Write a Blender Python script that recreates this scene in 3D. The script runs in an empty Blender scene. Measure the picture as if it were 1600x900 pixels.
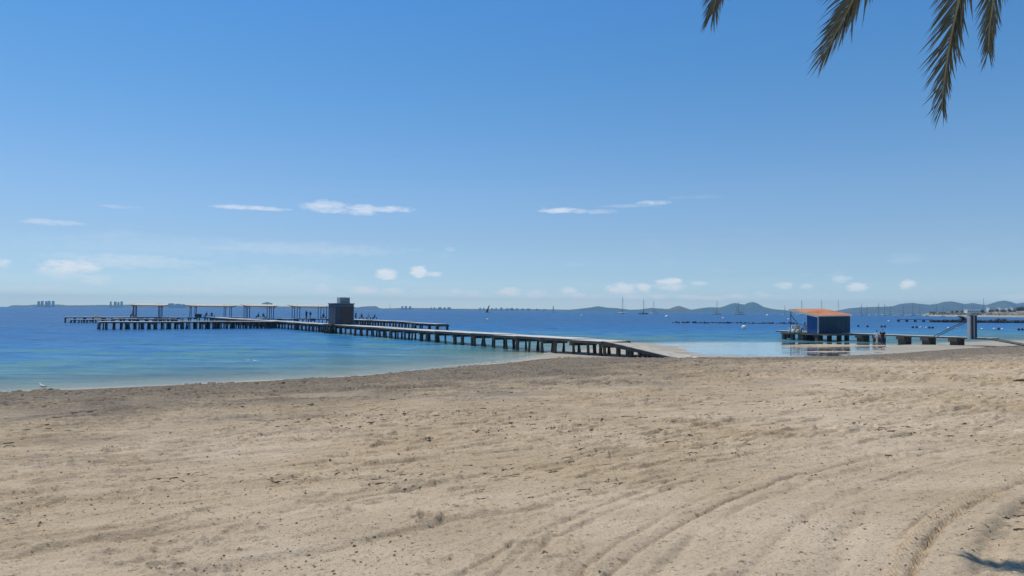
import bpy, math, random
import numpy as np
from mathutils import Vector, Matrix, Euler
random.seed(7); rng = np.random.default_rng(7)
R = math.radians
scene = bpy.context.scene
col = scene.collection

# ------------------------------------------------------------------ camera, sky, sun, exposure
F = 1164.0                       # focal length in photograph pixels (1600 wide)
EYE = 3.5                        # eye height above the water
ROLL = 0.0080
cam_d = bpy.data.cameras.new('camera'); cam = bpy.data.objects.new('camera', cam_d); col.objects.link(cam)
cam_d.sensor_width = 36.0; cam_d.lens = 36.0 * F / 1600.0
cam_d.clip_start = 0.1; cam_d.clip_end = 60000
cam.location = (0, 0, EYE)
pitch = math.atan(35.2 / F)
cam.matrix_world = Matrix.Translation((0, 0, EYE)) @ Matrix.Rotation(R(90) + pitch, 4, 'X') @ Matrix.Rotation(math.atan(ROLL), 4, 'Z')
scene.camera = cam
scene.view_settings.view_transform = 'Standard'; scene.view_settings.look = 'None'
scene.view_settings.exposure = 0.0; scene.view_settings.gamma = 1.0
scene.cycles.use_denoising = True
scene.cycles.max_bounces = 6; scene.cycles.transparent_max_bounces = 8
scene.cycles.volume_bounces = 0
scene.cycles.sample_clamp_indirect = 4

SUN_EL, SUN_AZ = 66.0, -50.0     # azimuth clockwise from the view axis (+Y)
world = bpy.data.worlds.new("World"); scene.world = world; world.use_nodes = True
wn = world.node_tree.nodes; wl = world.node_tree.links
for n in list(wn): wn.remove(n)
def wnode(t, **kw):
    n = wn.new(t)
    for k, v in kw.items(): setattr(n, k, v)
    return n
def wmath(op, a, b=None, c=None, clamp=False):
    n = wn.new('ShaderNodeMath'); n.operation = op; n.use_clamp = clamp
    for i, v in enumerate((a, b, c)):
        if v is None: continue
        if isinstance(v, (int, float)): n.inputs[i].default_value = v
        else: wl.new(v, n.inputs[i])
    return n.outputs[0]
out = wnode('ShaderNodeOutputWorld'); bg = wnode('ShaderNodeBackground')
sky = wnode('ShaderNodeTexSky'); sky.sky_type = 'NISHITA'; sky.sun_disc = False
sky.sun_elevation = R(SUN_EL); sky.sun_rotation = R(SUN_AZ)
sky.altitude = 0; sky.air_density = 1.0; sky.dust_density = 0.2; sky.ozone_density = 3.0
hs = wnode('ShaderNodeHueSaturation'); hs.inputs['Saturation'].default_value = 1.0
hs.inputs['Value'].default_value = 1.0
wl.new(sky.outputs[0], hs.inputs['Color'])
tc = wnode('ShaderNodeTexCoord'); sep = wnode('ShaderNodeSeparateXYZ'); wl.new(tc.outputs['Generated'], sep.inputs[0])
az = wmath('MULTIPLY', wmath('ARCTAN2', sep.outputs[0], sep.outputs[1]), 180 / math.pi)
el = wmath('MULTIPLY', wmath('ARCSINE', sep.outputs[2]), 180 / math.pi)
# noise in (azimuth, elevation) space used to fray the cloud edges
cmb = wnode('ShaderNodeCombineXYZ'); wl.new(wmath('MULTIPLY', az, 0.55), cmb.inputs[0]); wl.new(wmath('MULTIPLY', el, 1.6), cmb.inputs[1])
nz = wnode('ShaderNodeTexNoise'); nz.inputs['Scale'].default_value = 1.7; nz.inputs['Detail'].default_value = 9; nz.inputs['Roughness'].default_value = 0.68
wl.new(cmb.outputs[0], nz.inputs['Vector'])
nz2 = wnode('ShaderNodeTexNoise'); nz2.inputs['Scale'].default_value = 0.55; nz2.inputs['Detail'].default_value = 3
wl.new(cmb.outputs[0], nz2.inputs['Vector'])
wob = wmath('SUBTRACT', nz.outputs[0], 0.5)
SKY_CLOUDS = [  # px, py, half width px, half height px, density
 (388,324,52,3.5,.75),(505,322,34,8,.8),(560,327,30,8,.75),(590,326,55,4.5,.75),(875,328,30,3.8,.9),(905,329,14,3.5,.5),(935,330,24,3,.45),
 (1022,316,24,3.2,.7),(985,321,40,2.6,.25),(1090,307,40,2.5,.16),(75,347,50,4,.45),(190,323,34,2.5,.25),(460,388,165,9,.28),(250,385,180,16,.12),
 (110,416,44,11,.55),(95,427,36,10,.3),(150,437,26,8,.28),(5,410,12,6,.35),(603,428,15,8,.85),(653,424,12,8,.85),(678,428,12,4,.5),
 (503,452,14,8,.4),(568,453,28,6,.5),(612,456,22,5,.4),(420,440,120,22,.12),(740,462,14,8,.35),(690,460,50,7,.2),(796,457,19,7,.65),(840,462,22,8,.4),
 (890,455,11,6,.55),(972,451,22,8,.8),(1005,450,12,6,.6),(1046,441,18,6,.6),(1050,448,26,5,.4),(1090,443,14,4,.3),(1075,465,20,4,.5),(1110,467,24,4,.5),
 (1225,446,14,5,.4),(1260,447,10,4,.35),(1340,449,16,6,.75),(1419,445,12,6.5,.95),(1315,436,14,5,.35),(1590,468,30,7,.3),(702,389,8,3.5,.3),(905,462,16,4,.5),(925,466,20,4,.45),(990,466,18,4,.5),(1028,464,14,4,.5),(1150,464,18,4,.45),(1190,460,12,4,.4),(715,455,12,4,.4),(640,466,30,5,.35),(540,465,26,5,.35),(300,455,60,8,.22),(60,455,50,8,.25),(200,408,120,10,.2),(950,468,160,9,.22),(1240,470,160,8,.15),
]
acc = None
for (px, py, hw, hh, dn) in SKY_CLOUDS:
    a0 = math.degrees(math.atan((px - 800) / F)); h = 478.8 + ROLL * px
    k = math.cos(R(a0))
    e0 = math.degrees(math.atan((h - py) / F * k)); wa = math.degrees(hw / F) * k * k * 1.25; we = math.degrees(hh / F) * k * 1.3
    dx = wmath('DIVIDE', wmath('SUBTRACT', az, a0), wa); dy = wmath('DIVIDE', wmath('SUBTRACT', el, e0), we)
    r2 = wmath('ADD', wmath('MULTIPLY', dx, dx), wmath('MULTIPLY', dy, dy))
    v = wmath('SUBTRACT', 1.0, r2)
    v = wmath('MULTIPLY_ADD', wob, 3.4, v)
    v = wmath('MULTIPLY', v, 0.95, clamp=True)
    v = wmath('MULTIPLY', v, min(1.3, dn * (2.0 if e0 < 3.2 else .9)))
    acc = v if acc is None else wmath('MAXIMUM', acc, v)
# the same kind of thin cloud all round the horizon outside the frame
wide = wmath('MULTIPLY', wmath('SUBTRACT', nz2.outputs[0], 0.60), 3.0, clamp=True)
band = wmath('MULTIPLY', wmath('SUBTRACT', 1.0, wmath('ABSOLUTE', wmath('DIVIDE', wmath('SUBTRACT', el, 3.0), 4.0))), 0.35, clamp=True)
wide = wmath('MULTIPLY', wide, band)
acc = wmath('ADD', acc, wide, clamp=True)
acc = wmath('MULTIPLY', acc, 0.72)
# the clear air of the place is bluer than the model's: one tint per elevation, the same all round
SKY_TINT = [(0.0,(1.34,1.62,2.00)),(0.6,(1.26,1.52,1.90)),(1.5,(.92,1.14,1.52)),(2.7,(.78,.97,1.28)),(5.1,(.78,.90,1.10)),(9.0,(.76,.94,1.12)),(13.7,(.63,.95,1.16)),(18.3,(.53,.95,1.21)),(22.2,(.485,.95,1.28)),(60.0,(.58,.85,1.06)),(90.0,(.60,.85,1.03))]
tr = wnode('ShaderNodeValToRGB'); te = tr.color_ramp.elements
while len(te) < len(SKY_TINT): te.new(.5)
for i_, (e_, c_) in enumerate(SKY_TINT): te[i_].position = e_ / 90.0; te[i_].color = (c_[0] / 2, c_[1] / 2, c_[2] / 2, 1)
wl.new(wmath('DIVIDE', wmath('MAXIMUM', el, 0.0), 90.0), tr.inputs[0]); hs.inputs['Value'].default_value = 2.0
tm = wnode('ShaderNodeMix', data_type='RGBA'); tm.blend_type = 'MULTIPLY'; tm.inputs[0].default_value = 1.0; wl.new(hs.outputs[0], tm.inputs[6]); wl.new(tr.outputs[0], tm.inputs[7])
mixc = wnode('ShaderNodeMix', data_type='RGBA'); wl.new(acc, mixc.inputs[0]); wl.new(tm.outputs[2], mixc.inputs[6]); mixc.inputs[7].default_value = (9.6, 9.7, 9.9, 1)
wl.new(mixc.outputs[2], bg.inputs[0]); bg.inputs[1].default_value = 0.10
wl.new(bg.outputs[0], out.inputs[0])

sd = bpy.data.lights.new('sun', 'SUN'); sd.energy = 3.2; sd.angle = R(0.55); sd.color = (1.0, 0.95, 0.88)
sun = bpy.data.objects.new('sun', sd); col.objects.link(sun)
sdir = Vector((math.sin(R(SUN_AZ)) * math.cos(R(SUN_EL)), math.cos(R(SUN_AZ)) * math.cos(R(SUN_EL)), math.sin(R(SUN_EL))))
sun.rotation_euler = sdir.to_track_quat('Z', 'Y').to_euler(); sun.location = (0, 0, 60)

# ------------------------------------------------------------------ helpers
def hor(px): return 478.8 + ROLL * px
def G(px, py, z=0.0):            # pixel of the photo -> place on a level surface at height z
    D = (EYE - z) * F / (py - hor(px)); return ((px - 800) / F * D, D)
def XD(px, D): return (px - 800) / F * D
def ZD(px, py, D): return EYE + (hor(px) - py) / F * D

def new_mat(name):
    m = bpy.data.materials.new(name); m.use_nodes = True
    return m, m.node_tree.nodes, m.node_tree.links, m.node_tree.nodes['Principled BSDF']
def mat(name, c, rough=0.8, var=0.12, scale=3.0, bump=0.0, bscale=30.0, spec=0.3, metal=0.0, c2=None, stretch=(1,1,1)):
    m, n, l, b = new_mat(name)
    tcn = n.new('ShaderNodeTexCoord'); mp = n.new('ShaderNodeMapping'); mp.inputs['Scale'].default_value = stretch
    l.new(tcn.outputs['Object'], mp.inputs[0])
    nt = n.new('ShaderNodeTexNoise'); nt.inputs['Scale'].default_value = scale; nt.inputs['Detail'].default_value = 6
    l.new(mp.outputs[0], nt.inputs['Vector'])
    cr = n.new('ShaderNodeValToRGB'); cr.color_ramp.elements[0].position = 0.3; cr.color_ramp.elements[1].position = 0.7
    lo = tuple(max(0, v * (1 - var)) for v in c); hi = tuple(min(1, v * (1 + var)) for v in (c2 or c))
    cr.color_ramp.elements[0].color = (*lo, 1); cr.color_ramp.elements[1].color = (*hi, 1)
    l.new(nt.outputs[0], cr.inputs[0]); l.new(cr.outputs[0], b.inputs['Base Color'])
    b.inputs['Roughness'].default_value = rough; b.inputs['Specular IOR Level'].default_value = spec; b.inputs['Metallic'].default_value = metal
    if bump:
        nb = n.new('ShaderNodeTexNoise'); nb.inputs['Scale'].default_value = bscale; nb.inputs['Detail'].default_value = 5
        l.new(mp.outputs[0], nb.inputs['Vector'])
        bp = n.new('ShaderNodeBump'); bp.inputs['Strength'].default_value = 0.6; bp.inputs['Distance'].default_value = bump
        l.new(nb.outputs[0], bp.inputs['Height']); l.new(bp.outputs[0], b.inputs['Normal'])
    return m
M = dict(
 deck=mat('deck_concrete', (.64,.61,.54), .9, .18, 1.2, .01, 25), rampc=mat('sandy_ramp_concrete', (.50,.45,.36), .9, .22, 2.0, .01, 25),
 slabside=mat('shaded_side_concrete', (.12,.115,.10), .9, .3, 2.0, .02, 14),  # slab sides and beams: shade of the side away from the sun put into the colour
 pile=mat('old_pile', (.10,.09,.075), .9, .4, 2.5, .03, 12),
 pilewet=mat('weeded_pile_foot', (.035,.04,.03), .6, .3, 3),
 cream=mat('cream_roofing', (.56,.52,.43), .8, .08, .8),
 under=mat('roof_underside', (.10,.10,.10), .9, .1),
 post=mat('painted_post', (.05,.07,.10), .6, .2),
 cabin=mat('grey_blue_panel', (.062,.078,.100), .7, .12, .8),
 cabin_l=mat('grey_panel_trim', (.12,.14,.165), .7, .1),
 door=mat('brown_door', (.075,.065,.06), .7, .2, 1.0),
 louver=mat('louvre_metal', (.42,.48,.49), .5, .1),
 bluewall=mat('blue_painted_board', (.02,.085,.25), .7, .18, .8),
 bluewall_shaded=mat('shaded_blue_board', (.022,.062,.100), .7, .2, .8),  # same blue darkened for the front wall, its shade put into the colour
 orange=mat('orange_roofing', (.60,.24,.11), .8, .22, .7, c2=(.66,.30,.15)),
 white=mat('white_paint', (.78,.78,.76), .5, .04),
 whitew=mat('whitewash', (.80,.80,.77), .9, .04, .05),
 lightgrey=mat('light_grey_paint', (.42,.45,.48), .7, .08),
 dark=mat('dark_paint', (.03,.035,.05), .6, .2),
 navy=mat('navy_hull', (.02,.03,.07), .35, .1),
 alu=mat('mast_aluminium', (.12,.13,.15), .4, .05, metal=.4),
 blacksail=mat('black_sailcloth', (.015,.02,.03), .7, .1),
 sail=mat('white_sailcloth', (.75,.75,.72), .8, .04),
 bluecover=mat('blue_sail_cover', (.03,.07,.2), .8, .1),
 skin=mat('skin', (.42,.25,.17), .6, .06), hair=mat('dark_hair', (.02,.015,.012), .6, .2),
 tshirt=mat('white_cotton', (.75,.75,.74), .9, .05), pale=mat('pale_cotton', (.55,.48,.48), .9, .06),
 blackc=mat('black_cotton', (.02,.022,.03), .9, .2), navyc=mat('navy_cotton', (.03,.04,.08), .9, .2),
 red=mat('red_cloth', (.55,.06,.05), .8, .1), pink=mat('pink_cloth', (.6,.2,.18), .8, .1), teal=mat('teal_cloth',(.06,.2,.2),.8,.1),
 beige=mat('beige_cloth', (.5,.42,.3), .9, .1), straw=mat('straw', (.5,.4,.2), .9, .15),
 buoy=mat('white_buoy_plastic', (.8,.8,.74), .35, .03), yellow=mat('yellow_plastic',(.7,.5,.05),.4,.05), floatm=mat('dark_float', (.02,.022,.03), .5, .2),
 rock=mat('dark_rock', (.06,.058,.05), .95, .4, .8, .1, 3),
 bark=mat('palm_bark', (.13,.10,.07), .95, .35, 6, .03, 20),
 leaf=mat('palm_leaflet', (.095,.125,.110), .45, .3, 2.0, spec=.5),
 rachis=mat('palm_midrib', (.26,.27,.18), .5, .15),
 olive=mat('scrub_leaf', (.045,.06,.03), .8, .35, .2), olive2=mat('far_tree_leaf', (.05,.065,.04), .9, .3, .02),
 wood=mat('tree_wood', (.10,.08,.06), .9, .2),
 towerm=mat('tower_render', (.45,.42,.40), .9, .1, .02), towerw=mat('tower_window_bands', (.16,.17,.18), .5, .1),
 glass=mat('window_glass', (.03,.04,.05), .15, .1, spec=.5),
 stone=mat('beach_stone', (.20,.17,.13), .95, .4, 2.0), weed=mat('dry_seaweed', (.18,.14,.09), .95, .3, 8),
 foam=mat('foam', (.62,.61,.57), .9, .05), gull=mat('gull_white', (.8,.8,.8), .8, .03), gullg=mat('gull_grey', (.35,.36,.38), .8, .05),
)

def link(o, parent=None):
    col.objects.link(o)
    if parent is not None: o.parent = parent
    return o
def tag(o, label=None, cat=None, group=None, kind=None):
    if label: o['label'] = label
    if cat: o['category'] = cat
    if group: o['group'] = group
    if kind: o['kind'] = kind
    return o
def empty(name, loc, rz=0.0, label=None, cat=None, group=None):
    e = bpy.data.objects.new(name, None); e.location = loc; e.rotation_euler = (0, 0, rz); e.empty_display_size = .3
    link(e); return tag(e, label, cat, group)
class MB:
    def __init__(s): s.v = []; s.f = []; s.m = []; s.mi = 0
    def add(s, vs, fs, mi=None):
        o = len(s.v); s.v += [tuple(p) for p in vs]; s.f += [tuple(i + o for i in f) for f in fs]; s.m += [s.mi if mi is None else mi] * len(fs); return s
    def box(s, c, size, rz=0.0, mi=None, taper=1.0, M4=None):
        x, y, z = size[0] / 2, size[1] / 2, size[2] / 2
        P = [Vector((sx * x * (taper if sz > 0 else 1), sy * y * (taper if sz > 0 else 1), sz * z)) for sz in (-1, 1) for sx, sy in ((-1,-1),(1,-1),(1,1),(-1,1))]
        Rm = M4 if M4 is not None else Matrix.Rotation(rz, 4, 'Z')
        P = [Rm @ p + Vector(c) for p in P]
        return s.add(P, [(3,2,1,0),(4,5,6,7),(0,1,5,4),(1,2,6,5),(2,3,7,6),(3,0,4,7)], mi)
    def tube(s, pts, rad, n=8, mi=None, cap=True):
        pts = [Vector(p) for p in pts]
        if isinstance(rad, (int, float)): rad = [rad] * len(pts)
        vs = []; fs = []; ref = None
        for i, p in enumerate(pts):
            d = (pts[min(i + 1, len(pts) - 1)] - pts[max(i - 1, 0)]).normalized()
            if ref is None: ref = Vector((0, 0, 1)) if abs(d.z) < .9 else Vector((1, 0, 0))
            a = d.cross(ref).normalized(); b = d.cross(a).normalized(); ref = a.cross(d) if abs(a.cross(d).length) > .1 else ref
            for k in range(n):
                t = 2 * math.pi * k / n; vs.append(p + (a * math.cos(t) + b * math.sin(t)) * rad[i])
        for i in range(len(pts) - 1):
            for k in range(n):
                k2 = (k + 1) % n; fs.append((i * n + k, i * n + k2, (i + 1) * n + k2, (i + 1) * n + k))
        if cap: fs.append(tuple(reversed(range(n)))); fs.append(tuple((len(pts) - 1) * n + k for k in range(n)))
        return s.add(vs, fs, mi)
    def loft(s, rings, mi=None, cap=True):
        n = len(rings[0]); vs = [p for r in rings for p in r]; fs = []
        for i in range(len(rings) - 1):
            for k in range(n):
                k2 = (k + 1) % n; fs.append((i * n + k, i * n + k2, (i + 1) * n + k2, (i + 1) * n + k))
        if cap: fs.append(tuple(reversed(range(n)))); fs.append(tuple((len(rings) - 1) * n + k for k in range(n)))
        return s.add(vs, fs, mi)
    def ball(s, c, r, nu=10, nv=6, mi=None, noise=0.0):
        vs = []; fs = []; rr = r if hasattr(r, '__len__') else (r, r, r)
        for j in range(nv + 1):
            ph = math.pi * j / nv
            for i in range(nu):
                th = 2 * math.pi * i / nu; q = 1 + random.uniform(-noise, noise)
                vs.append((c[0] + rr[0] * math.sin(ph) * math.cos(th) * q, c[1] + rr[1] * math.sin(ph) * math.sin(th) * q, c[2] + rr[2] * math.cos(ph) * q))
        for j in range(nv):
            for i in range(nu):
                i2 = (i + 1) % nu; fs.append((j * nu + i, (j + 1) * nu + i, (j + 1) * nu + i2, j * nu + i2))
        return s.add(vs, fs, mi)
    def mesh(s, name, mats, smooth=False):
        me = bpy.data.meshes.new(name); me.from_pydata(s.v, [], s.f)
        for m_ in (mats if isinstance(mats, (list, tuple)) else [mats]): me.materials.append(m_)
        if any(s.m): me.polygons.foreach_set('material_index', s.m)
        if smooth: me.polygons.foreach_set('use_smooth', [True] * len(s.f))
        me.update(); return me
    def build(s, name, mats, parent=None, smooth=False, loc=None):
        o = bpy.data.objects.new(name, s.mesh(name, mats, smooth))
        if loc is not None: o.location = loc
        return link(o, parent)
def inst(name, me, parent=None, loc=(0,0,0), rot=(0,0,0), scale=(1,1,1)):
    o = bpy.data.objects.new(name, me); o.location = loc; o.rotation_euler = rot; o.scale = scale
    return link(o, parent)
def copy_tree(o, parent=None, kids=None):
    kids = kids or KIDS()
    c = o.copy(); col.objects.link(c); c.parent = parent
    for ch in kids.get(o.name, ()): copy_tree(ch, c, kids)
    return c
def KIDS():
    d = {}
    for o in col.objects:
        if o.parent: d.setdefault(o.parent.name, []).append(o)
    return d

# vectorised value noise
_perm = rng.random((512, 512)).astype(np.float32)
def vn(x, y):
    xi = np.floor(x).astype(np.int64); yi = np.floor(y).astype(np.int64); fx = (x - xi).astype(np.float32); fy = (y - yi).astype(np.float32)
    fx = fx * fx * fx * (fx * (fx * 6 - 15) + 10); fy = fy * fy * fy * (fy * (fy * 6 - 15) + 10)
    a = _perm[xi & 511, yi & 511]; b = _perm[(xi + 1) & 511, yi & 511]; c = _perm[xi & 511, (yi + 1) & 511]; d = _perm[(xi + 1) & 511, (yi + 1) & 511]
    return (a * (1 - fx) + b * fx) * (1 - fy) + (c * (1 - fx) + d * fx) * fy
def fbm(x, y, o=4, g=0.5):
    s = 0; a = 1; t = 0
    for i in range(o):
        s = s + a * vn(x * 2 ** i + 17.3 * i, y * 2 ** i - 9.1 * i); t += a; a *= g
    return s / t                  # 0..1, mean .5
def sstep(a, b, x): t = np.clip((x - a) / (b - a), 0, 1); return t * t * (3 - 2 * t)

# ------------------------------------------------------------------ shore lines (world metres)
def sdist(poly, X, Y):           # signed distance, positive on the land (right-hand) side
    best = np.full(X.shape, 1e9); sg = np.ones(X.shape)
    for (x0, y0), (x1, y1) in zip(poly[:-1], poly[1:]):
        dx, dy = x1 - x0, y1 - y0; L2 = dx * dx + dy * dy
        t = np.clip(((X - x0) * dx + (Y - y0) * dy) / L2, 0, 1)
        d = np.hypot(X - x0 - t * dx, Y - y0 - t * dy); cr = (X - x0) * dy - (Y - y0) * dx
        s_ = np.where(cr >= 0, 1.0, -1.0)
        nearer = d < best - 1e-6
        tie = np.abs(d - best) <= 1e-6
        # at a shared vertex keep the side told by the segment that sees the point more squarely
        L = math.sqrt(L2); q = np.abs(cr) / L
        if 'qb' not in locals(): qb = np.zeros(X.shape)
        up = nearer | (tie & (q > qb))
        best = np.where(up, np.minimum(d, best), best); sg = np.where(up, s_, sg); qb = np.where(up, q, qb)
    return best * sg
sh = [(0,612),(130,606),(270,600),(400,594),(480,590.5),(560,586),(640,579.5),(700,573),(760,568),(800,564),(850,554),(872,549.5),(905,547.5),(930,545),(942,538),(952,533.8),(975,534.2),(1000,535.8),(1030,538),(1050,541),
      (1068,546),(1085,550),(1105,553.2),(1150,556),(1200,556.3),(1250,555.6),(1300,554),(1345,551),(1372,546),(1390,541.6),(1420,539.2),(1450,537.5),(1490,535.3),(1530,534),(1600,532)]
SHORE = [(-900,-260),(-300,-90),(-120,-30),(-50,12)] + [G(a, b) for a, b in sh] + [(110,128),(200,180),(420,300),(900,520)]
wr = [(0,612.5),(130,606.7),(270,600.7),(400,594.7),(560,586.7),(700,574),(800,566),(850,560),(900,559.5),(1000,559.5),(1100,559),(1200,558.5),(1300,556),(1400,552.5),(1500,546),(1600,540)]
WRACK = [(-900,-262),(-300,-92),(-120,-32),(-50,11)] + [G(a, b, .06) for a, b in wr] + [(100,112),(200,170),(420,290),(900,510)]
CX, CY = 12.7, -1.4
PITS = [(847,832,.26,.04),(667,784,.12,.05),(385,791,.16,.035),(280,817,.2,.03),(365,817,.22,.03),(262,850,.14,.035),(190,832,.2,.03),(520,760,.16,.03),(270,727,.25,.03),(495,744,.2,.025),
        (1130,905,.2,.03),(700,715,.2,.02),(455,710,.3,.02),(40,788,.3,.02),(60,752,.3,.025),(590,730,.2,.02),(740,634,.35,.03),(795,650,.3,.02),(670,647,.4,.03),(1155,890,.2,.03),(1250,735,.25,.02),(930,738,.2,.02),(900,872,.18,.025),(705,856,.2,.025),(300,868,.22,.03)]
PITW = [(*G(a, b, 1.75), r, d) for a, b, r, d in PITS]
def ground(X, Y, detail=True):
    X = np.asarray(X, dtype=np.float64); Y = np.asarray(Y, dtype=np.float64)
    ds = sdist(SHORE, X, Y); dw = sdist(WRACK, X, Y)
    z = np.where(ds > 0, .02 * np.minimum(ds, 6), np.maximum(ds * .045, -2.5))
    z = z + np.interp(dw, [0, 4, 10, 20, 30, 38, 60, 200, 800], [0, .12, .42, .98, 1.46, 1.72, 1.98, 2.3, 3.5])
    fore = sstep(-6, 1, ds) * sstep(1.0, -.5, dw) * sstep(5, 12, X)
    z = z + fore * (fbm(X / 3.0, Y / 1.6, 3) - .5) * .10
    # shoals just under and over the water behind the ramp
    bx, by = G(1190, 540.5); z = z + .62 * np.exp(-(((X - bx - 3) / 8.5) ** 2 + ((Y - by - (X - bx) * .25) / 1.2) ** 2)) * sstep(-25, -2, ds)
    bx, by = G(1275, 549.5); z = z + .2 * np.exp(-(((X - bx) / 4.5) ** 2 + ((Y - by - (X - bx) * .25) / .7) ** 2))
    if not detail: return z
    near = sstep(160, 40, np.hypot(X, Y)); land = sstep(-.3, 1.2, dw) * near
    D = np.hypot(X, Y)
    s = .8 * X + .6 * Y; t = -.6 * X + .8 * Y
    r = np.hypot(X - CX, Y - CY); ang = np.arctan2(Y - CY, X - CX)
    wloc = sstep(16.2, 13.6, r) * sstep(20, 9, D)          # tyre-track fan at lower right
    warp = (fbm(X / 2.2, Y / 2.2, 3) - .5)
    q = t + warp * .25; sa = s
    # broad undulation
    z = z + land * ((fbm(X / 4.5, Y / 4.5, 2) - .5) * .09 + (fbm(s / 3.0 + 40, q / .8, 2) - .5) * .035)
    # raked, broken ridges that run along the beach
    n1 = fbm(sa / .85 + 5, q / .16, 3); patch = sstep(.40, .62, fbm(X / 5 + 9, Y / 5, 2)) * .75 + .25
    farw = sstep(4, 9, D) * (1 - .75 * wloc) * patch
    z = z + land * farw * np.clip(n1 - .55, 0, 1) * .10
    z = z - land * farw * sstep(.62, .72, fbm(sa / .5 + 31, q / .11 + 7, 2)) * .03
    led = fbm(sa / 1.15 + 61, q / .24 + 3, 3); ledw = sstep(5, 9, D) * (1 - .8 * wloc) * sstep(.30, .52, fbm(X / 3.2 + 19, Y / 3.2, 2))
    z = z + land * ledw * sstep(.56, .585, led) * (.022 + .0016 * np.minimum(D, 40)) * sstep(.80, .60, led)
    led2 = fbm(sa / .62 + 11, q / .12 + 3, 2); z = z + land * ledw * sstep(.60, .63, led2) * (.012 + .0010 * np.minimum(D, 40))
    n2 = fbm(sa / .5 + 55, q / .05, 2); z = z + land * (n2 - .5) * .016 * (1 - .4 * wloc)
    # tyre tracks: concentric arcs
    arc = -(np.sin(2 * np.pi * (r + warp * .18 + .10 * np.sin(r * 7.3)) / .31) * .5 + .5) ** 7
    am = sstep(.35, .62, fbm(r / .5 + 3, ang * 4, 3))
    z = z + land * wloc * arc * .030 * am * (.4 + 1.2 * fbm(ang * 55, r * 5, 2))
    for rr, dep, lug in ((11.93, .035, 1), (11.56, .03, 0), (12.9, .022, 0), (13.75, .022, 0), (14.6, .018, 0), (10.9, .012, 0)):
        g = np.exp(-((r + warp * .10 - rr) / (.038 if lug else .05)) ** 2) * sstep(22, 12, D)
        l_ = (.35 + 1.5 * sstep(.1, .7, np.sin(ang * r * 2 * np.pi / .095 + 2 * fbm(ang * 40, r * 2, 2)))) if lug else (.4 + .8 * fbm(ang * 60, r * 9, 2))
        z = z - land * g * dep * l_
        g2 = np.exp(-((r + warp * .10 - rr - .13) / .05) ** 2) * sstep(22, 12, D); z = z + land * g2 * dep * .35 * l_
    for tt in (5.6, 7.1, 8.9, 11.2, 13.0):                   # long straight wheel marks further out
        g = np.exp(-((t + warp * .5 - tt) / .055) ** 2) * (1 - wloc) * sstep(40, 15, D); z = z - land * g * .06 * fbm(s / .8, t, 2); z = z + land * np.exp(-((t + warp * .5 - tt - .16) / .07) ** 2) * (1 - wloc) * sstep(40, 15, D) * .02
    # clods and grit
    cl = fbm(X / .09 + 80, Y / .09, 2); z = z + land * np.clip(cl - .60, 0, 1) * .07 * sstep(.42, .66, fbm(X / 1.7 + 2, Y / 1.7, 2)) * (1 + .3 * sstep(12, 30, D))
    z = z + land * (fbm(X / .03, Y / .03, 2) - .5) * .013 * sstep(22, 6, D)
    z = z + land * (fbm(X / .45 + 11, Y / .45, 3) - .5) * .022
    # rubble of weed and shells next to the water
    rub = sstep(-.3, .6, dw) * sstep(16, 3, dw); z = z + near * rub * np.clip(fbm(X / .5, Y / .5, 3) - .45, 0, 1) * .08
    for (pxx, pyy, pr, pd) in PITW:
        m = (np.abs(X - pxx) < pr * 3) & (np.abs(Y - pyy) < pr * 3)
        if not m.any(): continue
        xx = X[m] - pxx; yy = Y[m] - pyy; e = np.hypot(xx, yy) / pr * (1 + .5 * (fbm(X[m] / .08, Y[m] / .08, 2) - .5))
        z[m] += -pd * .8 * np.exp(-(e * 1.6) ** 2) + pd * .9 * np.exp(-((e - 1) * 3.2) ** 2) * (.3 + 1.3 * fbm(X[m] / .06, Y[m] / .06, 2))
    return z
def gz(x, y): return float(ground(np.array([x]), np.array([y]))[0])

def grid_mesh(name, X, Y, Z, material, wrap=False):
    nr, nc = X.shape; me = bpy.data.meshes.new(name)
    co = np.stack([X, Y, Z], -1).astype(np.float32).reshape(-1); nv = nr * nc
    i = np.arange(nr - 1)[:, None]; j = np.arange(nc - 1)[None]
    a = (i * nc + j).ravel(); f = np.stack([a, a + nc, a + nc + 1, a + 1], -1)   # flipped below if needed
    me.vertices.add(nv); me.vertices.foreach_set('co', co); nf = len(f)
    me.loops.add(nf * 4); me.loops.foreach_set('vertex_index', f.astype(np.int32).ravel())
    me.polygons.add(nf); me.polygons.foreach_set('loop_start', np.arange(nf, dtype=np.int32) * 4); me.polygons.foreach_set('loop_total', np.full(nf, 4, np.int32))
    me.polygons.foreach_set('use_smooth', np.ones(nf, bool)); me.update(calc_edges=True); me.validate()
    me.materials.append(material); return me
def set_attr(me, name, arr):
    at = me.attributes.new(name, 'FLOAT', 'POINT'); at.data.foreach_set('value', arr.astype(np.float32).ravel())

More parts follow.
